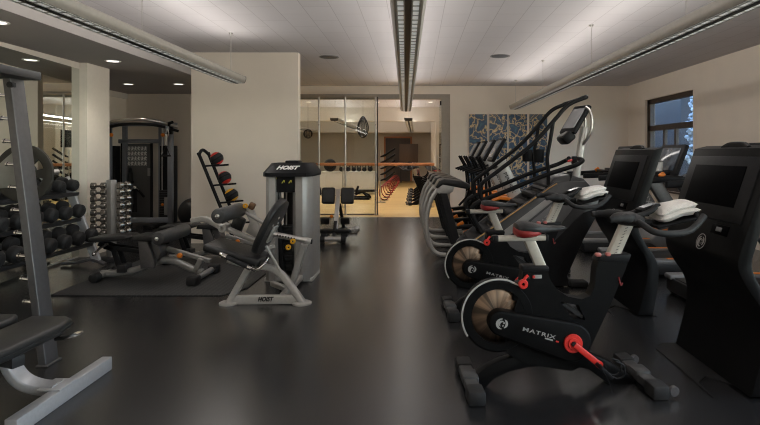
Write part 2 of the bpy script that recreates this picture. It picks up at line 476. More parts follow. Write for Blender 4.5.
# right wall with the window opening
WY0, WY1, WZ0, WZ1 = 9.69, 11.72, .66, 2.55
RW = ((-2.6, -.2), (.8, 3.2)); RZ0, RZ1 = .75, 2.6
mb = MB().bb(XR, XR+.22, YF, RW[0][0], 0, H).bb(XR, XR+.22, RW[0][1], RW[1][0], 0, H).bb(XR, XR+.22, RW[1][1], WY0, 0, H)
for a, b in RW: mb.bb(XR, XR+.22, a, b, 0, RZ0).bb(XR, XR+.22, a, b, RZ1, H)
mb.bb(XR, XR+.22, WY1, YB, 0, H).bb(XR, XR+.22, WY0, WY1, 0, WZ0).bb(XR, XR+.22, WY0, WY1, WZ1, H)
S('wall_right', mb, M_WALL)
# opening lining
S('trim_3', MB().bb(-3.9, .80, YB+.02, YB+.12, 2.67, 2.79), M_TAUPE)
S('trim_4', MB().bb(.60, .80, YB+.02, YB+.12, 0, 2.67), M_TAUPE)

# mirror
mm = MB().prism([(-4.40, 5.6), (-4.548, 7.295), (-4.556, 7.295), (-4.556, 5.6)], .03, 2.545, 'xy').build('gym_mirror', M_MIRR, None, smooth=False)
tag(mm, 'tall frameless mirror covering the left wall behind the dumbbell rack', 'mirror')

# window
wd = bpy.data.objects.new('window_1', None); COL.objects.link(wd); wd.location = (XR+.08, WY0, WZ0); struct(wd)
o_ = (XR+.08, WY0, WZ0)
fr = MB()
yA, yB, zA, zB = WY0, WY1, WZ0, WZ1
for a, b, c, d in ((yA, yB, zB-.09, zB), (yA, yB, zA, zA+.09), (yA, yA+.035, zA, zB), (yB-.15, yB, zA, zB), (yA, yB, 1.88, 1.99)):
    fr.bb(XR+.05, XR+.15, a, b, c, d)
fr.bb(XR+.07, XR+.13, 10.47, 10.54, zA, 1.9).bb(XR+.07, XR+.13, 10.95, 11.02, zA, 1.9).bb(XR+.07, XR+.13, 10.54, 10.95, 1.42, 1.49)
struct(fr.build('window_frame', M_BRONZ, wd, off=o_))
struct(MB().bb(XR+.09, XR+.10, yA, yB, zA, zB).build('window_pane', M_WGLAS, wd, off=o_))
struct(MB().bb(XR-.04, XR+.2, yA-.02, yB+.02, zA-.03, zA).build('window_sill', M_BRONZ, wd, off=o_))
# windows out of view nearer the viewer, added to supply daylight from the right
for i, (a, b) in enumerate(RW):
    w_ = bpy.data.objects.new('window_%d' % (i+2), None); COL.objects.link(w_); w_.location = (XR+.1, a, RZ0); struct(w_)
    fb = MB()
    for y0_, y1_, z0_, z1_ in ((a, a+.06, RZ0, RZ1), (b-.06, b, RZ0, RZ1), (a, b, RZ0, RZ0+.06), (a, b, RZ1-.06, RZ1), ((a+b)/2-.03, (a+b)/2+.03, RZ0, RZ1)): fb.bb(XR+.05, XR+.12, y0_, y1_, z0_, z1_)
    struct(fb.build('window_frame', M_BRONZ, w_, off=(XR+.1, a, RZ0)))
    struct(MB().bb(XR+.085, XR+.095, a, b, RZ0, RZ1).build('window_pane', M_GLASS, w_, off=(XR+.1, a, RZ0)))
    ld = bpy.data.lights.new('window_daylight', 'AREA'); ld.shape = 'RECTANGLE'; ld.size = b-a; ld.size_y = RZ1-RZ0; ld.energy = DAYR; ld.color = (1, .97, .94)
    lo = bpy.data.objects.new('window_daylight', ld); COL.objects.link(lo); lo.location = (XR+.4, (a+b)/2, (RZ0+RZ1)/2); lo.rotation_euler = (PI/2+math.radians(15), 0, PI/2)
# what stands outside the window
nb = MB().bb(8.0, 12, 16.3, 30, -1, 9)
tag(nb.build('outside_building', mat('dark_render', (.045, .046, .052), .8, var=.2, scale=2), None), 'dark wall of a building outside the brown framed window', 'building')
tr = thing('snowy_tree', 'frosted tree seen through the right edge of the window', 'tree', (7.10, 13.62, -.5))
tk = MB().tube([(0, 0, 0), (.05, 0, 1.5), (0, .1, 3.4)], [.12, .1, .05], 8, spline=3); tk.build('trunk', mat('bark', (.06, .05, .045), .9), tr)
br = MB(); rr = random.Random(3)
for i in range(80):
    z = .8+rr.random()*3.6; a = rr.random()*2*PI; l = (.12+.26*rr.random())*(1.25-.2*z)
    p0 = Vector((0, 0, z)); p1 = p0+Vector((math.cos(a)*l, math.sin(a)*l, .25+.3*rr.random()))
    br.tube([p0, p1], [.035, .012], 5)
    for k in range(4):
        q = p0.lerp(p1, .35+.2*k); br.sphere(q, .04+.05*rr.random(), (1, 1, .7), 6)
br.build('crown', mat('frosted_foliage', (.55, .62, .72), .9, var=.7, scale=7), tr)

# ------------------------------------------------------------------ ceiling lights
def up_light(name, x, y0, y1, z, power, col=(1, .95, .89), parent=None, w=.16, up=True):
    ld = bpy.data.lights.new(name, 'AREA'); ld.shape = 'RECTANGLE'; ld.size = w; ld.size_y = (y1-y0); ld.energy = power; ld.color = col
    lo = bpy.data.objects.new(name, ld); COL.objects.link(lo)
    lo.location = (x, (y0+y1)/2, z); lo.rotation_euler = (PI, 0, 0) if up else (0, 0, 0)
    if parent is not None:
        lo.parent = parent; lo.location = Vector(lo.location)-Vector(parent.location)
    return lo

def pendant(label, x, y0, y1, zb, wires, power, group, upk=None, yaw=0.):
    t = thing('linear_pendant_light', label, 'ceiling light', (x, y0, zb), yaw, group)
    L_ = y1-y0
    prof = [(-.092, 0), (.092, 0), (.106, .02), (.118, .055), (.116, .085), (.100, .095), (.092, .085), (-.092, .085), (-.100, .095), (-.116, .085), (-.118, .055), (-.106, .02)]
    sec = []
    hb = MB()
    hb.loft([[(a, yy, b) for a, b in prof] for yy in (.015, L_-.015)])
    hb.build('housing', M_ALU, t, ang=50)
    for yy in (0, L_-.015):
        MB().loft([[(a*1.02, y_, b*1.02) for a, b in prof] for y_ in (yy, yy+.015)]).build('end_cap', M_GREYM, t)
    for sx in (-1, 1):
        lv = MB(); xa, xb = sx*.018, sx*.080
        x0, x1 = min(xa, xb), max(xa, xb)
        lv.bb(x0, x1, .05, L_-.05, -.002, .001)
        lv.build('louvre_slot', emis('louvre_glow', (.9, .9, .85), .22), t)
        rf = MB()
        rf.bb(x0, x0+.012, .05, L_-.05, -.006, -.001).bb(x1-.012, x1, .05, L_-.05, -.006, -.001)
        n = int(L_/.12)
        for i in range(n):
            yy = .05+(L_-.1)*(i+.5)/n
            rf.bb(x0, x1, yy-.009, yy+.009, -.006, -.001)
        rf.build('louvre', M_REFL, t)
    sp = MB().bb(-.02, .02, .02, L_-.02, -.008, .001); sp.build('spine', M_DARKM, t)
    for wy in wires:
        wb = MB().cyl((0, wy-y0, .08), (0, wy-y0, H-zb-.0), .0035, n=6).lathe([(.03, 0), (.02, .02), (.004, .03)], (0, wy-y0, H-zb), (0, 0, -1), 12)
        wb.build('suspension_wire', M_STEEL, t)
    pk = power*(UPK if upk is None else upk)/2
    for s_ in (-1, 1):
        ul = up_light('uplight_tube', x+s_*.05, y0+.1, y1-.1, zb+.11, pk, parent=t, w=.08)
        ul.rotation_euler = (PI, s_*math.radians(52), 0)
    up_light('downlight_tube', x, y0+.1, y1-.1, zb-.012, power*(.25 if upk is not None else DNK if yaw else DNS), parent=t, w=.14, up=False)
    return t

PG = 'long linear pendant lights'
pendant('long linear pendant light on the left, running beside the lowered ceiling', -2.42, -2.0, 7.32, 2.355, (2.45, 4.77, 7.06), 46, PG)
pendant('long linear pendant light in the middle, pointing at the glass partition', .06, -2.0, 12.0, 2.335, (2.2, 4.5, 6.8, 9.3, 11.6), 60, PG, yaw=math.radians(1.15))
pendant('long linear pendant light on the right, ending above the blue paintings', 2.15, -2.0, 11.75, 2.36, (2.0, 4.3, 6.62, 9.15, 11.65), 60, PG)
SG = 'pendant lights of the room behind the glass'
pendant('pendant light behind the glass, left of the middle one', -2.35, 15.5, 24.5, 2.33, (15.7, 20, 24), 62, SG, .7)
pendant('pendant light behind the glass in line with the middle gym light', -.22, 15.5, 24.5, 2.33, (15.7, 20, 24), 62, SG, .7)
pendant('far left pendant light behind the glass, cut by the wall', -4.5, 14.5, 24.0, 2.33, (15.7, 20, 23.5), 62, SG, .7)

def downlight(x, y, z, label, power):
    t = thing('recessed_downlight', label, 'ceiling light', (x, y, z), 0, 'recessed downlights')
    MB().ring((0, 0, -.006), (0, 0, 1), .075, .098, .006, 28).build('trim_ring', M_WHITE, t)
    MB().lathe([(.074, 0), (.074, .002)], (0, 0, -.004), (0, 0, 1), 24).build('lens', emis('downlight_lens', (1, .93, .85), 1.6), t)
    ld = bpy.data.lights.new('downlight_lamp', 'SPOT'); ld.energy = power; ld.spot_size = math.radians(95); ld.spot_blend = .6; ld.shadow_soft_size = .07; ld.color = (1, .9, .78)
    lo = bpy.data.objects.new('downlight_lamp', ld); COL.objects.link(lo); lo.parent = t; lo.location = (0, 0, -.02)
downlight(-3.95, 2.9, SOFF, 'unseen downlight added in the lowered ceiling above the bench press frame', 16)  # out of view, added for its light and reflection
downlight(-3.90, 5.03, SOFF, 'recessed downlight at the left edge, above the dumbbell rack', 16)
downlight(-4.02, 7.16, SOFF, 'recessed downlight in front of the column', 16)
downlight(-5.09, 9.55, SOFF, 'left recessed downlight above the cable machine', 14)
downlight(-4.20, 9.55, SOFF, 'right recessed downlight above the cable machine', 14)

for x in (-3.3, -1.2, .45):  # made-up ceiling spots, added to brighten the studio's wood floor
    for y, w_ in ((13.6, 'nearest the glass'), (16.6, 'in the middle'), (20.0, 'towards the far wall')):
        downlight(x, y, H, 'added fill light recessed in the studio ceiling, %s row, %s' % (w_.replace('in the ', ''), {-3.3: 'left side', -1.2: 'centre', .45: 'right side'}[x]), 150)
for x, y, lb in ((-1.42, 8.83, 'round ceiling speaker left of the middle pendant light'), (1.36, 8.74, 'round ceiling speaker right of the middle pendant light')):
    t = thing('ceiling_speaker', lb, 'speaker', (x, y, H), 0, 'ceiling speakers')
    MB().lathe([(.02, -.012), (.13, -.010), (.135, -.004), (.135, 0)], (0, 0, 0), (0, 0, 1), 32).build('grille', mat('speaker_grille', (.07, .075, .08), .6, var=.2, scale=200), t)
    MB().ring((0, 0, -.008), (0, 0, 1), .135, .158, .008, 32).build('rim', mat('speaker_rim', (.16, .16, .165), .5), t)

# ------------------------------------------------------------------ glass partition
gp = thing('glass_partition', 'glass partition with tall steel posts in front of the studio', 'glass partition', (-1.9, GY, 0))
o_ = (-1.9, GY, 0)
for u0, u1 in ((-3.35, -2.23), (-2.21, -1.62), (-1.60, -.90)):
    MB().bb(u0, u1, GY+.03, GY+.042, .02, 2.66).build('glass_pane', M_GLASS, gp, off=o_)
for x in (-2.215, -1.61, -.92):
    pb = MB().cyl((x, GY, 0), (x, GY, 2.69), .021, n=14).cyl((x, GY, 0), (x, GY, .02), .04, n=14)
    po = pb.build('post', M_STEEL, gp, off=o_)
    for z in (.35, 1.15, 2.05): MB().cyl((x, GY-.02, z), (x, GY+.05, z), .016, n=10).build('standoff', M_GREYM, po, off=o_)
MB().bb(-.885, -.865, GY-.01, GY+.06, 0, 2.69).build('edge_profile', M_DARKM, gp, off=o_)
MB().bb(-3.35, -.86, GY-.01, GY+.08, 2.69, 2.75).build('head_rail', M_TAUPE, gp, off=o_)
MB().bb(-3.35, -.86, GY+.01, GY+.06, 0, .02).build('floor_channel', M_GREYM, gp, off=o_)
gd = thing('glass_door', 'open glass door folded back beside the right jamb', 'door', (.60, YB+.2, 0))
MB().bb(-.012, 0, 0, 1.0, .02, 2.62).build('door_leaf', M_GLASS, gd)
MB().tube([(-.06, .85, .85), (-.06, .85, 1.35)], .014, 10).cyl((-.06, .85, .9), (0, .85, .9), .009).cyl((-.06, .85, 1.3), (0, .85, 1.3), .009).build('pull_handle', M_STEEL, gd)
MB().bb(-.03, .012, -.02, .08, 0, .1).bb(-.03, .012, -.02, .08, 2.55, 2.65).build('pivot', M_DARKM, gd)

# ------------------------------------------------------------------ studio behind the glass
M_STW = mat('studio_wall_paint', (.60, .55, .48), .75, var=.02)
S('wall_studio_right', MB().bb(SX1, SX1+.15, YB+.14, SY, 0, H), M_STW)
S('wall_studio_left', MB().bb(SX0-.15, SX0, AY+.15, SY, 0, H), M_STW)
S('wall_studio_back', MB().bb(SX0, SX1, SY, SY+.15, 0, H), M_STW)
S('wall_studio_front', MB().bb(SX0, -3.3, AY+.15, AY+.3, 0, H), M_STW)
S('trim_5', MB().bb(SX0, SX1, 18.6, 19.0, 2.52, H), M_STW)
S('trim_6', MB().bb(SX0, SX1, 25.0, 25.5, 2.36, H), M_STW)
for y in (18.5, 21.4, 24.2):
    S('wall_pier', MB().bb(SX1-.34, SX1, y, y+.35, 0, H), M_STW)
# far wall: mirror panels and dark timber-framed doorway
fd = thing('timber_framed_doorway', 'dark doorway with orange timber frame at the far end of the studio', 'doorway', (-.9, SY-.04, 0))
MB().bb(-.70, -.62, -.04, .04, 0, 2.15).bb(.62, .70, -.04, .04, 0, 2.15).bb(-.7, .7, -.04, .04, 2.15, 2.23).build('frame', M_WOODR, fd)
MB().bb(-.62, .62, -.01, .03, 0, 2.15).build('door_leaf', mat('dark_timber', (.05, .04, .035), .4), fd)
sb = thing('screen_board', 'brown board standing before the far doorway of the studio', 'board', (-.35, SY-.9, 0))
MB().bb(-.45, .45, -.03, .03, .95, 1.85, .01).build('board', mat('brown_board', (.10, .065, .045), .5), sb)
MB().bb(-.4, -.36, -.02, .02, 0, .95).bb(.36, .4, -.02, .02, 0, .95).bb(-.42, -.34, -.25, .25, 0, .04).bb(.34, .42, -.25, .25, 0, .04).build('stand', M_DARKM, sb)
# barre
bt = thing('wooden_barre', 'orange wooden handrail crossing the studio behind the glass', 'handrail', (-1.8, 14.0, 0))
MB().bb(-2.7, 2.28, -.02, .02, 1.08, 1.155, .012).build('rail', M_WOODR, bt)
for x in (-2.3, -1.25, -.1, 2.2):
    MB().cyl((x, .03, 0), (x, .03, 1.1), .014, n=10).cyl((x, .03, 0), (x, .03, .015), .07, n=16).build('post', M_STEEL, bt)
# white cabinet
ct = thing('white_cabinet', 'long low white cabinet behind the glass', 'cabinet', (-3.0, 18.3, 0))
MB().bb(-1.7, 1.62, 0, .5, .05, .73).bb(-1.7, 1.62, .04, .5, 0, .05).build('body', M_GLOSSW, ct)
MB().bb(-1.72, 1.64, -.03, .52, .73, .77, .006).build('top', M_GLOSSW, ct)
for i in range(4):
    MB().bb(-1.69+i*.825, -.88+i*.825, -.02, 0, .07, .72, .004).build('door', M_GLOSSW, ct)
for i, (px, s) in enumerate(((-2.55, .85), (-2.33, .85), (-2.13, .8), (-1.95, .8), (-1.77, .8), (-1.57, .9))):
    kb = MB().sphere((0, 0, .10*s), .10*s, (1, 1, .95), 14).tube([(-.06*s, 0, .16*s), (-.055*s, 0, .26*s), (0, 0, .29*s), (.055*s, 0, .26*s), (.06*s, 0, .16*s)], .015, 8, spline=3)
    k = kb.build('kettlebell', M_BLACK, None); k.location = (px, 18.5, .77)
    tag(k, 'black kettlebell, %s from the left on the white cabinet' % ('first', 'second', 'third', 'fourth', 'fifth', 'last')[i], 'kettlebell', 'kettlebells on the white cabinet')
hb = MB().sphere((0, 0, .22), .22, (1, 1, 1), 18).build('exercise_ball', M_BLACK, None); hb.location = (-2.95, 18.55, .77)
tag(hb, 'black ball on the white cabinet behind the glass', 'exercise ball')
# red hoops standing in a row
M_ROLL = mat('white_foam', (.6, .58, .55), .7)
for i in range(8):
    y = 16.1+i*1.0; x = -.93+.008*i
    t = thing('exercise_hoop', 'red tubular hoop standing on edge, %s in the row behind the glass' % ('nearest', 'second', 'third', 'fourth', 'fifth', 'sixth', 'seventh', 'farthest')[i], 'hoop', (x, y, 0), .75, 'red hoops behind the glass')
    MB().tube([(.22*math.cos(2*PI*k/28), 0, .24+.22*math.sin(2*PI*k/28)) for k in range(28)], .014, 8, closed=True).build('ring', M_DRED, t)
    MB().box((0, 0, .012), (.16, .16, .024), None, .008).build('base', M_BLACK, t)
st = thing('accessory_stand', 'slim steel stand with slanted black arms beside the red hoops', 'rack', (-1.02, 15.4, 0))
MB().cyl((0, 0, 0), (0, 0, 1.5), .016).cyl((0, 0, 0), (0, 0, .02), .16, n=20).build('pole', M_STEEL, st)
for k in range(5):
    MB().tube([(0, 0, .62+.17*k), (.12, .02, .66+.17*k), (.42, .05, .86+.17*k)], [.02, .035, .03], 8).build('arm', M_BLACK, st)
lb_ = thing('low_bench', 'low black bench on the floor before the white cabinet', 'bench', (-1.75, 16.6, 0))
for y in (-.3, .3): MB().bb(-.45, .35, y-.05, y+.05, 0, .07, .015).build('foot_bar', M_BLACK, lb_)
MB().tube([(-.3, -.3, .08), (.1, 0, .22), (.3, .3, .08)], .035, 8).tube([(.3, -.3, .08), (.1, 0, .22), (-.3, .3, .08)], .035, 8).build('frame', M_BLACK, lb_)
MB().bb(-.2, .55, -.14, .14, .22, .29, .02).build('pad', M_VINYL, lb_)
for i, (y, z) in enumerate(((14.6, 1.95), (16.8, 1.95), (19.6, 1.9))):
    t = thing('wall_television', 'flat black television on the right studio wall, %s' % ('nearest the glass', 'between the other two', 'farthest from the glass')[i], 'television', (SX1, y, z), 0, 'studio televisions')
    MB().box((-.20, 0, 0), (.05, 1.0, .6), RY(.12), .01).build('panel', M_SCREEN, t)
    MB().box((-.09, 0, 0), (.2, .12, .08)).build('bracket', M_DARKM, t)
for i, (x, y, r) in enumerate(((-3.0, 15.0, .12), (-1.59, 16.2, .17))):
    t = thing('wire_ornament', ('round black wire ornament hanging behind the glass', 'leaf shaped wire ornament hanging behind the glass')[i], 'hanging ornament', (x, y, (1.94, 2.19)[i]))
    cb = MB(); sc = (1, 1.9)[i]
    for k in range(7):
        a = PI*k/7
        cb.tube([(r*math.cos(q)*math.cos(a)*(1-.35*max(0, math.sin(q))*i), r*math.cos(q)*math.sin(a)*(1-.35*max(0, math.sin(q))*i), r*sc*math.sin(q)) for q in [2*PI*j/24 for j in range(24)]], .011, 6, closed=True)
    cb.build('wire_cage', M_BLACK, t)
    MB().cyl((0, 0, r*sc), (0, 0, H-(1.94, 2.19)[i]), .004, n=6).build('cord', M_BLACK, t)

# ------------------------------------------------------------------ paintings
for i, (x0, x1) in enumerate(((1.24, 1.665), (1.71, 2.135), (2.165, 2.60), (2.645, 3.07))):
    t = thing('canvas_painting', '%s of the four tall blue and gold marbled paintings on the back wall' % ('leftmost', 'second from left', 'third from left', 'rightmost')[i], 'painting', ((x0+x1)/2, YB, .43), 0, 'four blue marbled paintings')
    hw = (x1-x0)/2
    MB().bb(-hw+.006, hw-.006, -.034, -.012, .006, 1.884).build('canvas', art_mat(i+1), t)
    MB().bb(-hw, hw, -.03, 0, 0, .008).bb(-hw, hw, -.03, 0, 1.882, 1.89).bb(-hw, -hw+.008, -.03, 0, 0, 1.89).bb(hw-.008, hw, -.03, 0, 0, 1.89).build('frame', M_BEIGEM, t)
# ------------------------------------------------------------------ indoor cycles
def emblem(name, m, parent, c, xdir, ydir, r, ring=True):
    """round crest: ring with a swirl of three strokes"""
    mb = MB(); fm = frame(xdir, ydir); fm.translation = Vector(c)
    if ring: mb.ring((0, 0, 0), (0, 0, 1), r*.90, r, .0012, 28)
    for (a0, a1, q0, q1, w) in ((100, 285, .62, .62, .17), (60, 250, .30, .36, .13), (-50, 75, .55, .62, .16), (10, 60, .22, .30, .12), (-70, -20, .28, .2, .1)):
        n = 10; vs = []; fs = []
        for i in range(n+1):
            t = i/n; a = math.radians(a0+(a1-a0)*t); q = (q0+(q1-q0)*t)*r; ww = w*r*math.sin(PI*min(1, max(.12, t*.9+.06)))
            for rr_ in (q-ww, q+ww):
                vs.append((rr_*math.cos(a), rr_*math.sin(a), .0011))
        for i in range(n): fs.append((2*i, 2*i+1, 2*i+3, 2*i+2))
        mb.add(vs, fs)
    mb.xf(fm)
    return mb.build(name, m, parent, smooth=False)

def B(u, v): return ((u-416)/166-.85, CH-(v-153)/166)
def BP(pts): return [B(u, v) for u, v in pts]

def make_bike(label, loc, rz, group):
    t = thing('indoor_cycle', label, 'exercise bike', loc, rz, group)
    # feet
    for nm, x, hw in (('rear_foot', -.53, .27), ('front_foot', .53, .27)):
        f = MB().box((x, 0, .045), (.085, hw*2-.1, .055), None, .014).box((x, 0, .058), (.10, .13, .06), None, .018).build(nm, M_FOOTG, t)
        for s_ in (-1, 1):
            MB().box((x, s_*(hw-.06), .042), (.10, .13, .084), None, .018).build('end_pad', M_RUBB, f)
        if nm == 'front_foot':
            for s_ in (-1, 1):
                MB().lathe([(.008, -.014), (.026, -.014), (.03, -.008), (.03, .008), (.026, .014), (.008, .014)], (x+.085, s_*(hw-.03), .042), (0, 1, 0), 18).cyl((x+.085, s_*(hw-.03)-.016, .042), (x+.085, s_*(hw-.03)+.016, .042), .009).build('transport_wheel', M_GREYM, f)
    MB().prism(BP([(466, 389), (470, 378), (485, 366), (500, 359.5), (520, 355), (545, 351), (575, 350), (572, 366), (548, 367), (528, 368), (508, 372), (494, 378), (484, 388)]), -.035, .035, 'xz', .012).build('rear_beam', M_SATIN, t)
    MB().prism(BP([(555, 350), (585, 352), (612, 364), (640, 384), (636, 391), (612, 388), (590, 372), (570, 368), (556, 364)]), -.035, .035, 'xz', .012).build('front_beam', M_SATIN, t)
    # flywheel with its guard
    fx, fz = -.36, .432
    MB().lathe([(.02, -.012), (.17, -.012), (.176, -.008), (.176, .008), (.17, .012), (.02, .012)], (fx, 0, fz), (0, 1, 0), 56).build('flywheel', M_FLYW, t)
    g = MB().ring((fx, -.045, fz), (0, 1, 0), .163, .218, .09, 64, .012)
    gd_ = g.build('flywheel_guard', M_SATIN, t)
    rim = []
    for i in range(25):
        a = math.radians(72+140*i/24); rim.append((fx+.2195*math.cos(a), -.038, fz+.2195*math.sin(a)))
    tail = [(*B(538, 291.5),), (*B(532, 291.5),), (*B(524, 288),)]
    rim = [(q[0], -.038, q[1]) for q in tail]+rim
    MB().tube(rim, 1, prof=rrect(.011, .005, .002, 2), up=(0, 1, 0), spline=2).build('rim_trim', M_SILV, gd_)
    # frame
    main = [(523, 268), (547, 268), (550, 280), (557, 290), (568, 297), (582, 300), (591, 297), (596, 286), (597, 270), (601, 258), (632, 257), (627, 272), (611, 308), (593, 345), (585, 366), (572, 372), (545, 367), (522, 362), (505, 352), (503, 332), (513, 312), (519, 292)]
    hole = [(560, 302), (572, 318), (586, 321), (579, 306)]
    k = 4
    loop = main[:k+1]+hole+[hole[0]]+main[k:]
    P_ = BP(loop)
    # keyhole vertices are nudged apart so that the seam stays valid
    MB().prism(P_, -.042, .042, 'xz').build('frame', M_SATIN, t)
    MB().prism(BP([(561, 305), (566, 304), (585, 316), (583, 320)]), -.03, .03).build('frame_strut', M_GREYV, t)
    MB().prism(BP([(514, 284), (524, 280), (532, 291), (540, 293), (530, 304), (512, 300)]), -.04, .04, 'xz', .008).build('guard_neck', M_SATIN, t)
    MB().prism(BP([(597, 262), (601, 256), (634, 255), (630, 264)]), -.05, .05, 'xz', .01).build('post_collar', M_BLACK, t)
    MB().prism(BP([(521, 271), (522, 266), (548, 266), (549, 271)]), -.05, .05, 'xz', .008).build('seat_collar', M_BLACK, t)
    # belt cover: rounded arm from the hub to the crank
    (hx, hz), (cx, cz) = B(498.5, 320.5), B(570, 341)
    hr, cr = .074, .118
    a0 = math.atan2(cz-hz, cx-hx); dd = math.hypot(cx-hx, cz-hz); be = math.acos((hr-cr)/dd)
    poly = []
    for i in range(15):
        a = a0+be+(2*PI-2*be)*i/14; poly.append((hx+hr*math.cos(a), hz+hr*math.sin(a)))
    for i in range(15):
        a = a0-be+2*be*i/14; poly.append((cx+cr*math.cos(a), cz+cr*math.sin(a)))
    MB().prism(poly, -.088, .075, 'xz', .014, 3).build('belt_cover', M_SATIN, t)
    ax = Vector((cx-hx, 0, cz-hz)).normalized()
    emblem('hub_crest', M_GREYI, t, (hx+.004, -.0885, hz), (ax.x, 0, ax.z), (-ax.z, 0, ax.x), .048, False)
    text('word_mark', 'MATRIX', .031, M_GREYI, t, (*[B(536, 330.5)[0], -.0895, B(536, 330.5)[1]],), (ax.x, 0, ax.z), (-ax.z, 0, ax.x), bold=.0004, spacing=1.15, width=.205)
    q = B(541, 337); MB().box((q[0]+.03, -.0885, q[1]+.002), (.05, .002, .008), RY(-a0)).build('model_line', M_GREYI, t)
    q = B(549.5, 339.5); MB().box((q[0]+.03, -.0885, q[1]+.002), (.018, .002, .009), RY(-a0)).build('model_badge', M_RED, t)
    # cranks
    MB().ring((cx, -.105, cz), (0, 1, 0), .012, .056, .018, 32, .004).ring((cx, -.112, cz), (0, 1, 0), .02, .034, .012, 24, .002).build('crank_ring', M_RED, t)
    MB().lathe([(.001, 0), (.014, 0), (.014, .02)], (cx, -.122, cz), (0, 1, 0), 16).build('crank_bolt', M_DARKM, t)
    px_, pz_ = B(595, 361)
    for s_, ex, ez in ((-1, px_, pz_), (1, 2*cx-px_, 2*cz-pz_)):
        yy = -.118 if s_ < 0 else .10
        v1 = Vector((cx, yy, cz)); v2 = Vector((ex, yy, ez))
        MB().tube([v1, v1.lerp(v2, .5), v2], 1, prof=rrect(.036, .018, .006), up=(0, 1, 0)).lathe([(.019, -.01), (.022, -.006), (.022, .006), (.019, .01)], v2, (0, 1, 0), 18).build('crank_arm', M_RED, t)
        pc = Vector((ex, yy+s_*.07, ez-.01))
        pd = MB().box(pc, (.095, .085, .022), RY(.75), .006).cyl((ex, yy, ez), (ex, yy+s_*.11, ez-.005), .008).build('pedal', M_BLACK, t)
        cg = MB()
        for q in (-.025, .025):
            c_ = pc+Vector((0, q, 0))
            pts = [(.045, 0, .01), (.075, 0, .02), (.09, 0, .06), (.05, 0, .10), (0, 0, .085)]
            R_ = RY(.75).to_3x3()
            cg.tube([R_ @ Vector(p_)+c_ for p_ in pts], .005, 6, spline=4)
        cg.build('toe_cage', M_BLACK, pd)
        MB().tube([pc+Vector((-.03, -.05, .02)), pc+Vector((.0, -.055, -.03)), pc+Vector((.025, -.05, -.10))], 1, prof=rrect(.016, .003, .001), spline=4).build('strap', M_BLACK, pd)
    # seat post, slider, saddle
    p0, p1 = B(543, 270), B(529, 238)
    MB().tube([(p0[0], 0, p0[1]), (p1[0], 0, p1[1])], 1, prof=rrect(.04, .066, .008), up=(1, 0, 0)).build('seat_post', M_BEIGEM, t)
    a_, b_ = B(497, 239), B(547, 238.5)
    MB().tube([(a_[0], 0, a_[1]), (b_[0], 0, b_[1])], 1, prof=rrect(.044, .034, .006)).build('seat_slider', M_BEIGEM, t)
    MB().box((a_[0]-.01, 0, a_[1]), (.04, .05, .04), None, .01).box((b_[0]+.006, 0, b_[1]), (.018, .05, .04), None, .006).build('slider_cap', M_BLACK, t)
    def ring_(x, hw, zt, zb):
        out = []
        for i in range(16):
            a = 2*PI*i/16; y_ = math.cos(a); z_ = math.sin(a)
            out.append((x, hw*math.copysign(abs(y_)**.8, y_), (zt+zb)/2+(zt-zb)/2*math.copysign(abs(z_)**.75, z_)))
        return out
    def sx(u): return (u-416)/166-.85
    dz = .022
    sec = [(515.5, .03, .945, .915), (517, .075, .962, .90), (522, .098, .972, .90), (531, .102, .968, .905), (541, .078, .955, .905), (550, .048, .945, .905), (557, .030, .945, .908), (564, .024, .943, .915), (568, .012, .936, .922)]
    MB().loft([ring_(sx(u), hw, zt+dz, zb+dz) for u, hw, zt, zb in sec]).build('saddle', M_GREYV, t)
    sec = [(515, .04, .932, .895), (517, .079, .944, .882), (522, .1025, .944, .874), (529, .105, .936, .878), (535, .094, .928, .888), (540, .06, .92, .895)]
    MB().loft([ring_(sx(u), hw, zt+dz, zb+dz) for u, hw, zt, zb in sec]).build('saddle_trim', M_DRED, t)
    q = B(529, 233); MB().box((q[0], 0, q[1]), (.10, .07, .05), None, .008).cyl((q[0]-.03, -.06, q[1]-.005), (q[0]-.03, .06, q[1]-.005), .012).build('saddle_clamp', M_BLACK, t)
    q = B(521.5, 283); MB().ring((q[0], -.07, q[1]), (0, 1, 0), .010, .029, .022, 22, .005).build('height_knob', M_RED, t)
    MB().tube([(q[0], -.06, q[1]+.01), (q[0]+.012, -.06, q[1]+.035), (q[0]+.03, -.055, q[1]+.05)], .009, 8, spline=4).build('height_lever', M_RED, t)
    q = B(537, 276.5); MB().box((q[0], -.043, q[1]), (.05, .004, .022), None, .004).build('post_scale', M_GREYI, t)
    q = B(533, 276.5); MB().box((q[0], -.046, q[1]), (.016, .003, .016), None, .003).build('scale_mark', M_RED, t)
    # handle post
    p0, p1 = B(615, 262), B(633, 223)
    MB().tube([(p0[0], 0, p0[1]), (p1[0], 0, p1[1])], 1, prof=rrect(.045, .075, .008), up=(1, 0, 0)).build('handle_post', M_BEIGEM, t)
    v_ = Vector((p1[0]-p0[0], 0, p1[1]-p0[1])).normalized()
    ruler = MB(); nrm = Vector((-v_.z, 0, v_.x))
    for i in range(9):
        c_ = Vector((p0[0], -.0228, p0[1])).lerp(Vector((p1[0], -.0228, p1[1])), .2+.08*i)
        ruler.box(c_, (.018, .002, .004), RY(-.4))
    ruler.build('height_scale', M_GREYM, t)
    q = B(599, 256); M_PINK = mat('pink_red_plastic', s2l(176, 98, 92), .4)
    MB().box((q[0], -.04, q[1]+.004), (.035, .035, .022), None, .008).build('resistance_button', M_PINK, t)
    MB().box((q[0]+.06, -.045, q[1]+.006), (.03, .03, .022), None, .008).build('resistance_button', M_PINK, t)
    q = B(622, 283); MB().tube([(q[0]-.012, -.045, q[1]+.03), (q[0], -.05, q[1]-.02), (q[0]+.012, -.045, q[1]-.005)], .0045, 6, spline=3).build('release_lever', M_DRED, t)
    # handlebar
    hb = MB()
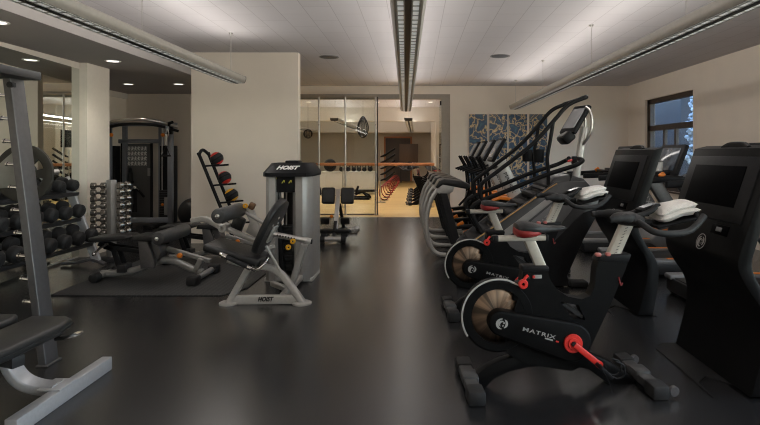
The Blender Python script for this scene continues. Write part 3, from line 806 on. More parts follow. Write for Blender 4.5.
    hb.sphere((.455, 0, 1.005), .1, (.9, 1.35, .42), 20)
    for s_ in (-1, 1):
        hb.tube([(.455, s_*.06, 1.015), (.40, s_*.12, 1.022), (.33, s_*.135, 1.022), (.285, s_*.135, 1.016)], [.034, .03, .022, .02, .018], 12, spline=4)
        hb.tube([(.46, s_*.08, 1.01), (.475, s_*.17, .985), (.51, s_*.225, .955), (.60, s_*.235, .945), (.70, s_*.225, .953), (.77, s_*.205, .985), (.84, s_*.175, 1.04)], .019, 12, spline=5)
        hb.tube([(.46, s_*.05, 1.02), (.52, s_*.055, 1.035), (.58, s_*.06, 1.06), (.605, s_*.06, 1.085)], .016, 10, spline=4)
    hb.build('handlebar', M_RUBB, t)
    MB().box((.585, 0, 1.075), (.13, .085, .02), RY(-.32), .006).box((.56, 0, 1.045), (.05, .04, .05)).build('console', M_BLACK, t)
    MB().box((.583, 0, 1.087), (.085, .065, .002), RY(-.32)).build('console_display', M_LCD, t)
    MB().box((.72, 0, .99), (.26, .22, .02), RY(-.22), .008).box((.84, 0, 1.03), (.03, .22, .06), RY(-.2), .008).box((.52, 0, .985), (.16, .06, .03), None, .008).build('towel_tray', M_BLACK, t)
    MB().lathe([(.03, 0), (.042, .005), (.045, .10), (.04, .10), (.036, .012), (.0, .012)], (.56, .13, .93), (0, 0, 1), 18, False).build('bottle_holder', M_BLACK, t)
    return t

def towel(label, loc, rz, lx=.25, ly=.22, tilt=-.28, group=None):
    """folded towel: three soft folds"""
    mb = MB(); rr = random.Random(int(loc[1]*100))
    nx, ny = 18, 14
    for lay in range(2):
        vs = []; fs = []
        for sgn in (1, -1):
            for i in range(nx+1):
                for j in range(ny+1):
                    a = i/nx*2-1; b = j/ny*2-1
                    e = (1-abs(a)**6)*(1-abs(b)**6)
                    h = .026*max(0, e)**.5
                    wob = .005*math.sin(5*a+lay*2+1)+.005*math.sin(4*b+lay*1.3)
                    vs.append((a*(lx/2-.006*lay), b*(ly/2-.006*lay), (.026+lay*.036)+wob*.6+sgn*h-.012*a*a*(1 if a > 0 else .4)))
        n = (nx+1)*(ny+1)
        for s_ in (0, 1):
            for i in range(nx):
                for j in range(ny):
                    q = s_*n+i*(ny+1)+j; f = (q, q+1, q+ny+2, q+ny+1)
                    fs.append(f if s_ else f[::-1])
        mb.add(vs, fs)
    mb.xf(RY(tilt))
    o = mb.build('folded_towel', M_TOWEL, None, ang=70); o.location = loc; o.rotation_euler = (0, 0, rz)
    return tag(o, label, 'towel', group)

BG = 'indoor cycles facing the screen stands'
bike1 = make_bike('black indoor cycle nearest the camera with red crank', (.85, 3.30, 0), math.radians(4), BG)
bike2 = dup(bike1, (.83, 4.80, 0), math.radians(4), 'black indoor cycle behind the nearest one, beside the stair climber')
towel('folded white towel on the handlebar tray of the nearest indoor cycle', (.85+.745, 3.30+.05, 1.018), math.radians(4), group='folded towels on the cycles')
towel('folded white towel on the handlebar tray of the indoor cycle behind', (.83+.745, 4.80+.05, 1.018), math.radians(4), group='folded towels on the cycles')
# the row of cycles in the studio, handlebars to the left
for i in range(6):
    dup(bike1, (.36, 14.75+i*1.1, 0), PI+.05, 'black indoor cycle behind the glass, %s in the row' % ('nearest', 'second', 'third', 'fourth', 'fifth', 'farthest')[i], 'indoor cycles behind the glass')

# ------------------------------------------------------------------ screen stands
def make_kiosk(label, loc, group):
    t = thing('screen_stand', label, 'screen stand', loc, 0, group)
    x0, y0 = 1.95, 3.52     # world place of the nearer stand, used to set out its outline
    front = [(2.05, 1.44), (1.955, 1.16), (1.855, .86), (1.835, .78), (1.85, .71), (1.90, .62), (1.96, .53), (1.99, .43), (1.985, .32), (1.955, .18), (1.91, .012)]
    fr_ = catmull([(a, 0, b) for a, b in front[2:]], 4)
    fpts = [front[0], front[1]]+[(q.x, q.z) for q in fr_]
    n = len(fpts); back = []
    for i, (a, b) in enumerate(fpts):
        th = .085 if b > .6 else .085+.05*(1-b/.6)
        back.append((a+th, b+(.02 if i == 0 else 0)))
    poly = [(a-x0, b) for a, b in fpts+back[::-1]]
    MB().prism(poly, -.45, .45, 'xz', .012).build('body', M_SATIN, t)
    d = Vector((2.05-1.855, 0, 1.44-.86)).normalized()       # up the screen face
    nf = Vector((-d.z, 0, d.x))                              # out of the face
    def fp(z, y, o): # point on the face at height z
        a = 1.855+(z-.86)*(2.05-1.855)/(1.44-.86)
        return Vector((a-x0, y, z))+nf*o
    def slab(z0, z1, ya, yb, th, m, nm, parent=t, bev=.004, o=0.):
        c = (fp(z0, (ya+yb)/2, o)+fp(z1, (ya+yb)/2, o))/2
        L_ = (fp(z1, 0, 0)-fp(z0, 0, 0)).length
        fm = Matrix((Vector((0, 1, 0)), d, Vector((0, 1, 0)).cross(d))).transposed().to_4x4()
        return MB().box(c, (abs(yb-ya), L_, th), fm, bev).build(nm, m, parent)
    slab(.985, 1.385, -.385, .415, .022, M_BLACK, 'bezel')
    slab(1.075, 1.325, -.27, .32, .03, M_SCREEN, 'screen', bev=.002)
    sl = slab(.905, .965, -.28, -.10, .012, M_SCREEN, 'label_slot')
    c = fp(.935, -.19, .008)
    MB().box(c, (.06, .028, .006), frame((0, 1, 0), d), .008).build('emblem_plate', M_MIDG, sl)
    emblem('round_crest', M_GREYI, t, fp(.838, -.05, .012), (0, -1, 0), d, .052)
    MB().tube([fp(1.445, -.14, -.04), fp(1.468, -.08, -.04), fp(1.472, 0, -.04), fp(1.468, .08, -.04), fp(1.445, .14, -.04)], 1, prof=rrect(.05, .03, .008), up=(1, 0, 0), spline=4).build('camera_hump', M_BLACK, t)
    MB().prism([(-.24, -.44), (-.22, -.22), (-.12, -.12), (.12, -.46), (.14, .46), (-.12, .47), (-.22, .36)], 0, .007, 'xy', .002).build('base_plate', mat('base_plate_black', (.012, .012, .013), .5), t)
    return t
KG = 'screen stands facing the cycles'
k1 = make_kiosk('black curved screen stand at the right edge, nearest the camera', (1.95, 3.53, 0), KG)
k2 = dup(k1, (1.95, 5.10, 0), None, 'black curved screen stand behind the nearest indoor cycle')

# ------------------------------------------------------------------ stair climber
def stair_climber():
    LOC = Vector((1.15, 6.05, 0))
    t = thing('stair_climber', 'tall black stair climber with long sloping handrails behind the cycles', 'stair climber', LOC)
    yn, yf = 5.68, 6.42
    def n(u, v, y=yn): return at(u, v, 5.68)-LOC+Vector((0, y-5.68, 0))
    def n2(u, v): q = at(u, v, 5.68)-LOC; return (q.x, q.z)
    side = [(458, 286), (455, 270), (462, 251), (472, 241), (556, 182), (586, 181), (600, 196), (603, 206), (583, 240), (568, 276), (572, 286)]
    for nm, ya, yb in (('near', yn, yn+.05), ('far', yf-.05, yf)):
        sp = MB().prism([n2(*q) for q in side], ya-6.05, yb-6.05, 'xz', .015).build('side_panel', M_CLIMB, t)
        if nm == 'near':
            o = yn-6.05
            MB().tube([n(464, 249)-Vector((0, .004, 0)), n(472, 242)-Vector((0, .004, 0)), n(550, 187.5)-Vector((0, .004, 0)), n(557, 183.5)-Vector((0, .004, 0))], .007, 6).build('trim_line', mat('gold_trim', s2l(190, 150, 95), .4, .5), sp)
            MB().prism([n2(*q) for q in ((490, 241), (546, 199), (556, 196), (553, 201), (503, 241))], o-.006, o+.01, 'xz', .003).build('light_band', M_GREYI, sp)
            MB().prism([n2(*q) for q in ((506, 242), (556, 201), (577, 199), (571, 211), (548, 240), (520, 262))], o-.008, o+.01, 'xz', .003).build('grey_panel', M_MIDG, sp)
            MB().prism([n2(*q) for q in ((508, 286), (583, 213), (602, 206), (583, 240), (567, 276), (569, 286))], o-.007, o+.01, 'xz', .003).build('black_band', M_BLACK, sp)
            text('word_mark', 'MATRIX', .085, M_GREYI, sp, n(548, 218)-Vector((0, .011, 0)), (1, 0, .80), (-.8, 0, 1), width=.28)
    for i in range(7):
        u, v = 480+13*i, 240-9.2*i
        q = n(u, v)
        MB().box((q.x+.02, 0, q.z-.03), (.27, .62, .05), None, .015).box((q.x+.14, 0, q.z+.03), (.03, .62, .17), RY(.25), .008).build('step', M_RUBB, t)
    MB().prism([n2(*q) for q in ((545, 190), (556, 178), (570, 174.5), (586, 179), (601, 195), (604, 207), (560, 212))], -.31, .31, 'xz', .03, 3).build('motor_hood', M_CLIMB, t)
    MB().prism([n2(*q) for q in ((460, 286), (466, 270), (540, 215), (585, 212), (566, 280), (566, 286))], -.31, .31, 'xz', .01).build('drive_body', M_BLACK, t)
    for s_ in (yn-.03, yf-.12):
        MB().bb(.47, .66, s_-6.05, s_-6.05+.15, 0, .06, .02).bb(-.72, -.55, s_-6.05, s_-6.05+.15, 0, .06, .02).build('foot', M_RUBB, t)
    # handrails
    low = [(486, 247), (484, 237), (474, 219), (472, 211), (478, 203), (510, 190), (544, 176), (570, 167.5), (578, 164.5)]
    for y in (yn+.03, yf-.03):
        s_ = 1 if y < 6 else -1
        P_ = [n(u, v, y) for u, v in low]
        e = P_[-1]
        P_ += [e+Vector((.07, s_*.04, .04)), e+Vector((.06, s_*.16, .06))]
        MB().tube(P_, .024, 12, spline=5).build('lower_handrail', M_BLACK, t)
        up = [(486, 205), (482, 199), (480, 191), (483, 183), (500, 170), (533, 144), (556, 119), (564, 109.5), (572, 103), (585, 97.5)]
        MB().tube([n(u, v, y) for u, v in up], .022, 12, spline=5).build('upper_handrail', M_BLACK, t)
        MB().tube([n(554, 121, y), n(551, 140, y), n(548, 158, y), n(549, 171, y), n(549, 185, y)], .02, 10, spline=4).build('rail_post', M_BLACK, t)
    q0 = n(585, 97.5, yn+.03); q1 = n(585, 97.5, yf-.03)
    MB().tube([q0-Vector((.03, 0, .01)), q0+Vector((.03, .03, .01)), (q0+q1)/2+Vector((.05, 0, .015)), q1+Vector((.03, -.03, .01)), q1-Vector((.03, 0, .01))], .024, 12, spline=4).build('top_crossbar', M_BLACK, t)
    for y in (yn+.07, yf-.07):
        c = n(545, 155, y)
        MB().lathe([(.048, 0), (.055, .01), (.058, .14), (.05, .14), (.046, .02), (0, .02)], c+Vector((-.05, 0, -.08)), (0, 0, 1), 20, False).build('cup_holder', M_BLACK, t)
    # console mast
    a_ = Vector((.63, 0, 1.06)); b_ = Vector((.735, 0, 1.70))
    MB().tube([a_, b_], 1, prof=rrect(.10, .07, .02), up=(1, 0, 0)).build('console_mast', M_SILV, t)
    fm = frame((0, 1, 0), (.33, 0, .45))
    fm = frame((-.35, .94, 0), (.33, -.0, .45))
    cs = MB().box((.635, 0, 1.78), (.28, .38, .05), fm, .02).box((.53, 0, 1.58), (.28, .14, .11), frame((0, 1, 0), (.75, 0, .65)), .03).build('console', M_BLACK, t)
    MB().box((.614, -.008, 1.796), (.21, .27, .012), fm, .003).build('console_display', mat('lit_display', (.30, .30, .31), .2, var=.1, scale=4), cs)
    MB().box((.490, 0, 1.622), (.18, .08, .006), frame((0, 1, 0), (.75, 0, .65))).build('keypad', M_GREYI, cs)
    for s_ in (-1, 1):
        MB().tube([(.72, s_*.09, 1.92), (.765, s_*.11, 1.87), (.785, s_*.12, 1.76), (.77, s_*.11, 1.64), (.735, s_*.08, 1.56), (.70, s_*.03, 1.49)], .016, 10, spline=5).build('rear_brace', M_STEEL, t)
    MB().box((.61, -.05, 1.33), (.06, .06, .09), None, .012).build('stop_switch', M_BLACK, t)
    MB().cyl((.58, -.06, 1.33), (.53, -.08, 1.32), .012).build('stop_tab', M_RED, t)
    return t
stair_climber()

# ------------------------------------------------------------------ ellipticals
def make_elliptical(label, loc, group):
    t = thing('elliptical_trainer', label, 'elliptical trainer', loc, 0, group)
    # local: x as world x - .8, y = 0 near side frame, width .6
    X = .8
    for y in (0,):
        P_ = [(.62, y, .035), (.42, y, .035), (.28, y, .06), (.19, y, .17), (.145, y, .36), (.155, y, .60), (.215, y, .80), (.30, y, .93)]
        MB().tube([(a-X, b, c) for a, b, c in P_], .030, 12, spline=5).build('side_tube', M_SILV, t)
    MB().tube([(.62-X, .0, .035), (1.62-X, .0, .035)], .03, 10).tube([(.62-X, .46, .035), (1.62-X, .46, .035)], .03, 10).build('floor_rail', M_SILV, t)
    MB().prism([(.26-X, .90), (.36-X, .99), (.52-X, .965), (.50-X, .89), (.44-X, .86), (.31-X, .86)], -.03, .49, 'xz', .015).build('bracket_plate', M_SILV, t)
    MB().prism([(.26-X, .95), (.31-X, 1.035), (.38-X, 1.06), (.62-X, 1.03), (.72-X, .99), (.73-X, .95), (.68-X, .925), (.52-X, .955), (.36-X, .985), (.29-X, .935)], -.05, .51, 'xz', .02, 3).build('hood', M_VINYL, t)
    for y in (-.012, .47):
        MB().tube([(.36-X, y, .90), (.585-X, y, .06)], 1, prof=rrect(.03, .10, .01), up=(1, 0, 0)).build('strut', M_DARKM, t)
    MB().prism([(.95-X, .0), (.90-X, .35), (.98-X, .70), (1.15-X, .80), (1.45-X, .76), (1.55-X, .5), (1.5-X, .0)], .06, .40, 'xz', .05, 3).build('drive_housing', M_BLACK, t)
    MB().prism([(1.02-X, .745), (1.15-X, .812), (1.42-X, .778), (1.42-X, .745), (1.15-X, .775)], .04, .42, 'xz', .008).build('housing_trim', M_ORANG, t)
    for y, z, dx in ((.05, .42, 0), (.41, .26, .12)):
        pd = MB().box((.72-X+dx, y, z), (.42, .13, .035), RY(-.12), .012).tube([(.62-X+dx, y, z-.03), (1.15-X, y, z+.02)], .025, 8).build('pedal', M_BLACK, t)
        MB().box((.60-X+dx, y, z+.032), (.10, .11, .03), RY(-.5), .01).build('toe_stop', M_ORANG, pd)
        MB().tube([(.83-X+dx, y, z+.05), (1.0-X, y+(.02 if y < .2 else -.02), .70), (.98-X, y, 1.1), (.86-X, y, 1.36)], .02, 10, spline=5).build('swing_arm', M_BLACK, t)
    a_, b_ = Vector((1.42-X, .23, .72)), Vector((1.14-X, .23, 1.32))
    ms = MB().tube([a_, b_], 1, prof=rrect(.10, .19, .02), up=(1, 0, .4)).build('mast', M_SILV, t)
    d = (a_-b_).normalized()
    text('word_mark', 'MATRIX', .07, M_BLACK, ms, (a_+b_)/2+Vector((.0, -.053, 0))+d*.02, d, (.9, 0, .45), width=.30)
    cs = MB().box((1.12-X, .23, 1.45), (.50, .36, .05), frame((0, 1, 0), (.48, 0, .88)), .018).build('console', M_BLACK, t)
    MB().box((1.092-X, .23, 1.465), (.40, .26, .012), frame((0, 1, 0), (.48, 0, .88))).build('console_display', mat('bluish_display', (.22, .25, .30), .12, var=.5, scale=5), cs)
    MB().tube([(.80-X, -.02, 1.12), (.92-X, .02, 1.16), (1.10-X, .16, 1.22), (1.10-X, .30, 1.22), (.92-X, .44, 1.16), (.80-X, .48, 1.12)], .018, 10, spline=5).build('fixed_handle', M_BLACK, t)
    return t
EG = 'row of elliptical trainers'
e1 = make_elliptical('silver and black elliptical trainer nearest the camera in its row', (.8, 7.28, 0), EG)
for i, lb in enumerate(('second elliptical trainer in the row, right behind the nearest', 'third elliptical trainer in the row, counting from the nearest', 'farthest elliptical trainer of the row, by the back wall')):
    dup(e1, (.8-.02*(i+1), 7.28+.78*(i+1), 0), None, lb)

# ------------------------------------------------------------------ treadmills
def make_treadmill(label, loc, group):
    t = thing('treadmill', label, 'treadmill', loc, 0, group)   # walks towards +x
    MB().bb(-.42, .80, -.42, .42, .03, .17, .02).build('deck', M_DARKM, t)
    MB().bb(-.40, .55, -.27, .27, .165, .178, .004).build('running_belt', M_RUBB, t)
    for s_ in (-1, 1):
        MB().bb(-.44, .62, s_*.355-.07, s_*.355+.07, .15, .205, .02).build('side_rail', M_MIDG, t)
        MB().box((.35, s_*.355, .208), (.5, .05, .006)).build('side_rail_trim', M_ORANG, t)
        MB().lathe([(.01, -.02), (.035, -.02), (.035, .02), (.01, .02)], (-.37, s_*.36, .035), (0, 1, 0), 16).build('roller_foot', M_RUBB, t)
    MB().prism([(.5, .15), (.52, .21), (.62, .31), (.78, .36), (.98, .30), (1.02, .15), (1.0, .03), (.7, .03)], -.43, .43, 'xz', .03, 3).build('motor_hood', M_MIDG, t)
    MB().prism([(.60, .325), (.66, .34), (.78, .365), (.80, .35), (.64, .305)], -.44, .44, 'xz', .004).build('hood_trim', M_ORANG, t)
    for s_ in (-1, 1):
        a_, b_ = Vector((.80, s_*.40, .22)), Vector((.22, s_*.40, 1.13))
        up = MB().tube([a_, b_], 1, prof=rrect(.065, .17, .02), up=(1, 0, .6)).build('upright', M_GREYM, t)
        d = (a_-b_).normalized()
        text('word_mark', 'MATRIX', .12, M_GREYI, up, b_+d*.30+Vector((0, s_*.035, 0)) if s_ < 0 else b_+d*.30+Vector((0, .035, 0)), d if s_ < 0 else -d, (.85, 0, .53) if s_ < 0 else (-.85, 0, -.53), width=.42)
        MB().tube([(.28, s_*.40, 1.12), (.10, s_*.41, 1.115), (-.15, s_*.41, 1.10), (-.42, s_*.41, 1.09)], 1, prof=rrect(.055, .07, .018), spline=4).build('handrail', M_BLACK, t)
        MB().box((.03, s_*.37, 1.16), (.07, .05, .05), RY(-.6), .012).build('speed_paddle', M_ORANG, t)
    MB().bb(.13, .33, -.44, .44, 1.08, 1.15, .025).build('control_bar', M_BLACK, t)
    MB().tube([(.10, -.22, 1.14), (-.02, -.18, 1.15), (-.04, 0, 1.155), (-.02, .18, 1.15), (.10, .22, 1.14)], .018, 10, spline=5).build('front_grip', M_BLACK, t)
    fm = frame((0, 1, 0), (.36, 0, .93))
    cs = MB().box((.29, 0, 1.32), (.62, .40, .055), fm, .02).build('console', M_BLACK, t)
    MB().box((.262, 0, 1.335), (.50, .28, .012), fm, .003).build('console_display', M_LCD, cs)
    MB().box((.155, 0, 1.165), (.15, .40, .05), None, .015).build('cup_shelf', M_BLACK, t)
    return t
TG = 'treadmills along the window wall'
t2 = make_treadmill('treadmill standing in front of the brown framed window', (2.76, 6.5, 0), TG)
dup(t2, (2.76, 7.95, 0), None, 'treadmill farthest back, its handrail left of the far screen stand')
dup(t2, (2.95, 5.05, 0), None, 'treadmill nearest the camera, mostly hidden by the nearer screen stand')
cb = MB().lathe([(0, 0), (.036, 0), (.045, .005), (.05, .105), (.052, .11), (.047, .11), (.043, .01), (0, .01)], (0, 0, 0), (0, 0, 1), 22, False).build('white_cup', M_GLOSSW, None)
cb.location = (2.76+.125, 6.42, 1.1905); tag(cb, 'white cup on the console shelf of the treadmill by the window', 'cup')
# ------------------------------------------------------------------ bench press frame, left foreground
def bench_press():
    LOC = Vector((-2.5, 3.1, 0))
    t = thing('bench_press_frame', 'grey bench press frame at the left edge with silver floor foot', 'weight bench', LOC)
    o = LOC
    MB().bb(-2.045, -1.98, 2.68, 3.52, .0, .085, .005).build('floor_foot', M_COOLS, t, off=o)
    P_ = [(-2.04, 3.08, .075), (-2.14, 3.08, .075), (-2.24, 3.08, .11), (-2.305, 3.08, .19), (-2.33, 3.08, .30), (-2.335, 3.08, .40)]
    MB().tube(P_, 1, prof=rrect(.11, .05, .01), up=(0, 0, 1), spline=5).bb(-2.11, -1.98, 3.0, 3.16, .080, .094, .003).build('curved_support', M_COOLS, t, off=o)
    MB().bb(-3.5, -2.28, 3.03, 3.13, .30, .40, .01).build('main_beam', M_GREYM, t, off=o)
    MB().bb(-3.6, -3.5, 2.7, 3.5, 0, .08, .006).bb(-3.58, -3.5, 3.03, 3.13, .08, .40, .006).build('rear_foot', M_GREYM, t, off=o)
    # pads
    def pad(nm, poly, z0, z1, par=t):
        return MB().prism(poly, z0, z1, 'xy', .022, 3).build(nm, M_VINYL, par, off=o)
    sp = pad('seat_pad', [(-2.235, 2.42), (-2.0, 2.36), (-1.955, 2.60), (-1.945, 2.96), (-1.975, 3.10), (-2.03, 3.14), (-2.235, 3.14)], .405, .468)
    MB().prism([(-2.235, 2.42), (-2.0, 2.36), (-1.95, 2.60), (-1.94, 2.96), (-1.97, 3.105), (-2.03, 3.145), (-2.235, 3.145)], .432, .438, 'xy').build('piping', M_GREYV, sp, off=o)
    pad('back_pad', [(-3.3, 2.48), (-2.32, 2.44), (-2.27, 2.60), (-2.26, 3.02), (-2.30, 3.12), (-3.3, 3.12)], .415, .485)
    MB().prism([(-2.26, 3.08), (-2.10, 2.70), (-1.99, 2.66), (-1.97, 2.72), (-2.08, 2.80), (-2.20, 3.12)], .34, .40, 'xy', .01).build('seat_bracket', M_DARKM, t, off=o)
    MB().tube([(-1.99, 2.98, .385), (-1.93, 2.98, .39), (-1.84, 2.98, .425)], [.012, .011, .006], 8, spline=4).build('adjust_lever', M_CHROM, t, off=o)
    # leaning uprights with pins
    for y in (3.62, 2.36):
        a_, b_ = Vector((-2.461, y, 0)), Vector((-2.70, y, 1.91))
        up = MB().tube([a_, b_], 1, prof=rrect(.13, .052, .006), up=(1, 0, 0)).build('upright', M_GREYM, t, off=o)
        MB().box(a_+Vector((0, 0, .006)), (.08, .15, .012), None, .004).build('foot_plate', M_GREYM, up, off=o)
        d = (b_-a_).normalized()
        for k in range(11):
            z = .42+.152*k; c = a_+d*(z/d.z)
            MB().lathe([(.012, 0), (.012, .05), (.016, .052), (.016, .062), (.012, .066)], c-Vector((.022, .045, 0)), (-1, 0, .1), 12).build('rack_pin', M_CHROM, up, off=o)
        MB().box(b_+Vector((.03, -.05, -.05)), (.03, .03, .03)).cyl(b_+Vector((.03, -.075, -.05)), b_+Vector((.03, -.06, -.05)), .02).build('bolt', M_DARKM, up, off=o)
        # bar catch
        c = a_+d*(1.17/d.z)
        MB().prism([(c.x-.02, c.z+.02), (c.x-.02, c.z+.24), (c.x-.06, c.z+.27), (c.x-.12, c.z+.22), (c.x-.30, c.z+.06), (c.x-.45, c.z+.04), (c.x-.47, c.z+.10), (c.x-.50, c.z+.10), (c.x-.50, c.z-.0), (c.x-.30, c.z-.01)], y-.012, y+.012, 'xz', .004).sphere((c.x-.06, y, c.z+.27), .026).build('bar_catch', mat('dull_nickel', (.24, .24, .22), .5, .4), t, off=o)
    MB().bb(-2.78, -2.56, 2.2, 3.69, 1.905, 1.96, .004).build('top_crossbeam', M_DARKM, t, off=o)
    return t
bench_press()
bar = thing('barbell', 'steel barbell resting on the catches of the bench press frame', 'barbell', (-3.045, 3.0, 1.25))
MB().cyl((0, -.80, 0), (0, .98, 0), .014, n=14).build('shaft', M_STEEL, bar)
for a, b in ((-1.1, -.80), (.98, 1.58)):
    MB().cyl((0, a, 0), (0, b, 0), .025, n=16).ring((0, 1.0 if b > 0 else -.82, 0), (0, 1, 0), .014, .035, .02, 20).build('sleeve', M_STEEL, bar)
def make_plate(label, loc):
    t = thing('weight_plate', label, 'weight plate', loc, 0, 'plates on the barbell')
    mb = MB(); n = 48; rad = [.027, .07, .095, .158, .172, .212, .225]
    th = [.020, .020, .012, .012, .018, .018, .012]
    hole = lambda i: (i % 8) in (2, 3, 4, 5)
    vs = []; fs = []
    for s_ in (-1, 1):
        for k, r in enumerate(rad):
            for i in range(n): vs.append((r*math.cos(2*PI*i/n), s_*th[k], r*math.sin(2*PI*i/n)))
    K = len(rad); idx = lambda s_, k, i: (s_*K+k)*n+(i % n)
    for s_ in (0, 1):
        for k in range(K-1):
            for i in range(n):
                if k == 2 and hole(i): continue
                f = (idx(s_, k, i), idx(s_, k, i+1), idx(s_, k+1, i+1), idx(s_, k+1, i)); fs.append(f)
    for i in range(n):
        fs.append((idx(0, 0, i), idx(0, 0, i+1), idx(1, 0, i+1), idx(1, 0, i)))
        fs.append((idx(0, K-1, i), idx(0, K-1, i+1), idx(1, K-1, i+1), idx(1, K-1, i)))
        if hole(i):
            for k in (2, 3): fs.append((idx(0, k, i), idx(0, k, i+1), idx(1, k, i+1), idx(1, k, i)))
            if not hole(i-1): fs.append((idx(0, 2, i), idx(0, 3, i), idx(1, 3, i), idx(1, 2, i)))
            if not hole(i+1): fs.append((idx(0, 2, i+1), idx(0, 3, i+1), idx(1, 3, i+1), idx(1, 2, i+1)))
    mb.add(vs, fs).build('disc', mat('grey_rubber_plate', (.038, .036, .031), .6, var=.12, spec=.15), t)
    MB().ring((0, -.023, 0), (0, 1, 0), .0255, .045, .046, 28, .004).build('hub', M_DARKM, t)
    return t
pl = make_plate('large dark grip plate on the far end of the barbell', (-3.045, 4.2, 1.25))

# ------------------------------------------------------------------ dumbbell rack at the mirror
def dumbbell_rack():
    LOC = Vector((-4.2, 5.5, 0))
    t = thing('dumbbell_rack', 'three tier dumbbell rack standing along the mirror', 'dumbbell rack', LOC)
    o = LOC
    for y in (6.745, 4.20, 3.75):
        P_ = [(-4.385, y, 1.10), (-3.985, y, .06)]
        up = MB().tube(P_, 1, prof=rrect(.05, .10, .01), up=(1, 0, 0)).build('upright', M_COOLS, t, off=o)
        MB().tube([(-4.42, y, .03), (-4.2, y, .05), (-4.06, y, .08), (-3.97, y, .06), (-3.88, y, .02)], 1, prof=rrect(.07, .035, .01), spline=4).build('foot', M_GREYM, up, off=o)
    for (x, z, da, db) in ((-4.10, .335, -.125, .09), (-4.25, .637, -.115, .09), (-4.27, .952, -.085, .08)):
        sh = MB()
        for dx in (da, db):
            sh.box((x+dx, 5.21, z-dx*.225-.028), (.035, 2.96, .045), RY(.22), .006)
        sh.build('shelf_rail', M_DARKM, t, off=o)
    MB().bb(-4.385, -4.35, 3.68, 6.75, .885, .94, .01).build('back_beam', M_GREYM, t, off=o)
dumbbell_rack()
def make_dumbbell(L_=.33, r=.082):
    t = thing('dumbbell', 'x', 'dumbbell', (0, 0, 0), 0, 'x')
    for s_ in (-1, 1):
        a = s_*L_/2; b = s_*(L_/2-.105)
        MB().lathe([(.02, 0), (r*.66, 0), (r*.74, .004), (r*.97, .022), (r, .032), (r, .075), (r*.93, .098), (r*.6, .105), (.02, .105)], (a, 0, 0), (-s_, 0, 0), 22).build('head', M_RUBB, t)
        MB().ring((a-s_*(-.001) if s_ > 0 else a-.001, 0, 0), (-s_, 0, 0), r*.50, r*.62, .004, 22).build('end_ring', M_GREYV, t)
    MB().cyl((-L_/2+.1, 0, 0), (L_/2-.1, 0, 0), .016, n=14).build('handle', M_CHROM, t)
    return t
tiers = ((-4.09, .430, .35, .086, 'bottom'), (-4.225, .725, .32, .082, 'middle'), (-4.265, 1.03, .25, .072, 'top'))
ords = ('first', 'second', 'third', 'fourth', 'fifth', 'sixth', 'seventh', 'eighth', 'ninth', 'tenth', 'eleventh')
for x, z, L_, r, tn in tiers:
    src = None
    for i in range(10):
        y = 6.60-.25*i
        lb = 'black round dumbbell on the %s tier of the rack, %s from the column end' % (tn, ords[i])
        if src is None: src = make_dumbbell(L_, r); o_ = src
        else: o_ = copy_tree(src)
        o_.location = (x, y, z); o_.rotation_euler = (0, .22, 0); o_['label'] = lb; o_['group'] = 'round dumbbells on the rack'

# ------------------------------------------------------------------ chrome dumbbell tower
TX, TY = -4.02, 7.12
tw = thing('dumbbell_tower', 'grey upright tower holding small chrome dumbbells before the column', 'dumbbell rack', (TX, TY, 0))
MB().prism([(-.05, -.03), (.03, -.055), (.06, .03), (-.02, .065)], .04, 1.055, 'xy', .008).build('column', mat('tower_grey', (.30, .285, .27), .45, .3), tw)
MB().lathe([(.15, 0), (.15, .03), (.13, .045)], (0, 0, 0), (0, 0, 1), 32).build('base', M_DARKM, tw)
cr = []
def chrome_db(loc, rz, lab):
    if not cr:
        t = thing('chrome_dumbbell', lab, 'dumbbell', loc, rz, 'chrome dumbbells on the tower')
        for s_ in (-1, 1):
            MB().lathe([(.012, 0), (.036, 0), (.043, .008), (.043, .052), (.036, .06), (.012, .062)], (s_*.088, 0, 0), (-s_, 0, 0), 18).build('head', M_DUMBC, t)
        MB().cyl((-.05, 0, 0), (.05, 0, 0), .012, n=12).build('handle', M_DUMBC, t)
        cr.append(t)
    else:
        t = copy_tree(cr[0]); t.location = loc; t.rotation_euler = (0, 0, rz); t['label'] = lab
    return t
lv = ('topmost', 'second', 'third', 'fourth', 'fifth', 'sixth', 'seventh', 'eighth', 'ninth')
for i in range(9):
    z = .985-.088*i
    chrome_db((TX-.10, TY-.115, z), .25, 'small chrome dumbbell on the left side of the tower, %s from the top' % lv[i] if i else 'small chrome dumbbell on the left side of the tower, topmost')
    chrome_db((TX+.125, TY+.075, z), 1.25, 'small chrome dumbbell on the right side of the tower, %s from the top' % lv[i] if i else 'small chrome dumbbell on the right side of the tower, topmost')
    MB().bb(-.125, -.075, -.13, 0, z-.02, z-.013).bb(-.10, -.03, -.012, .012, z-.02, z-.013).build('cradle', M_DARKM, tw)
    MB().bb(.03, .14, .06, .09, z-.02, z-.013).build('cradle', M_DARKM, tw)

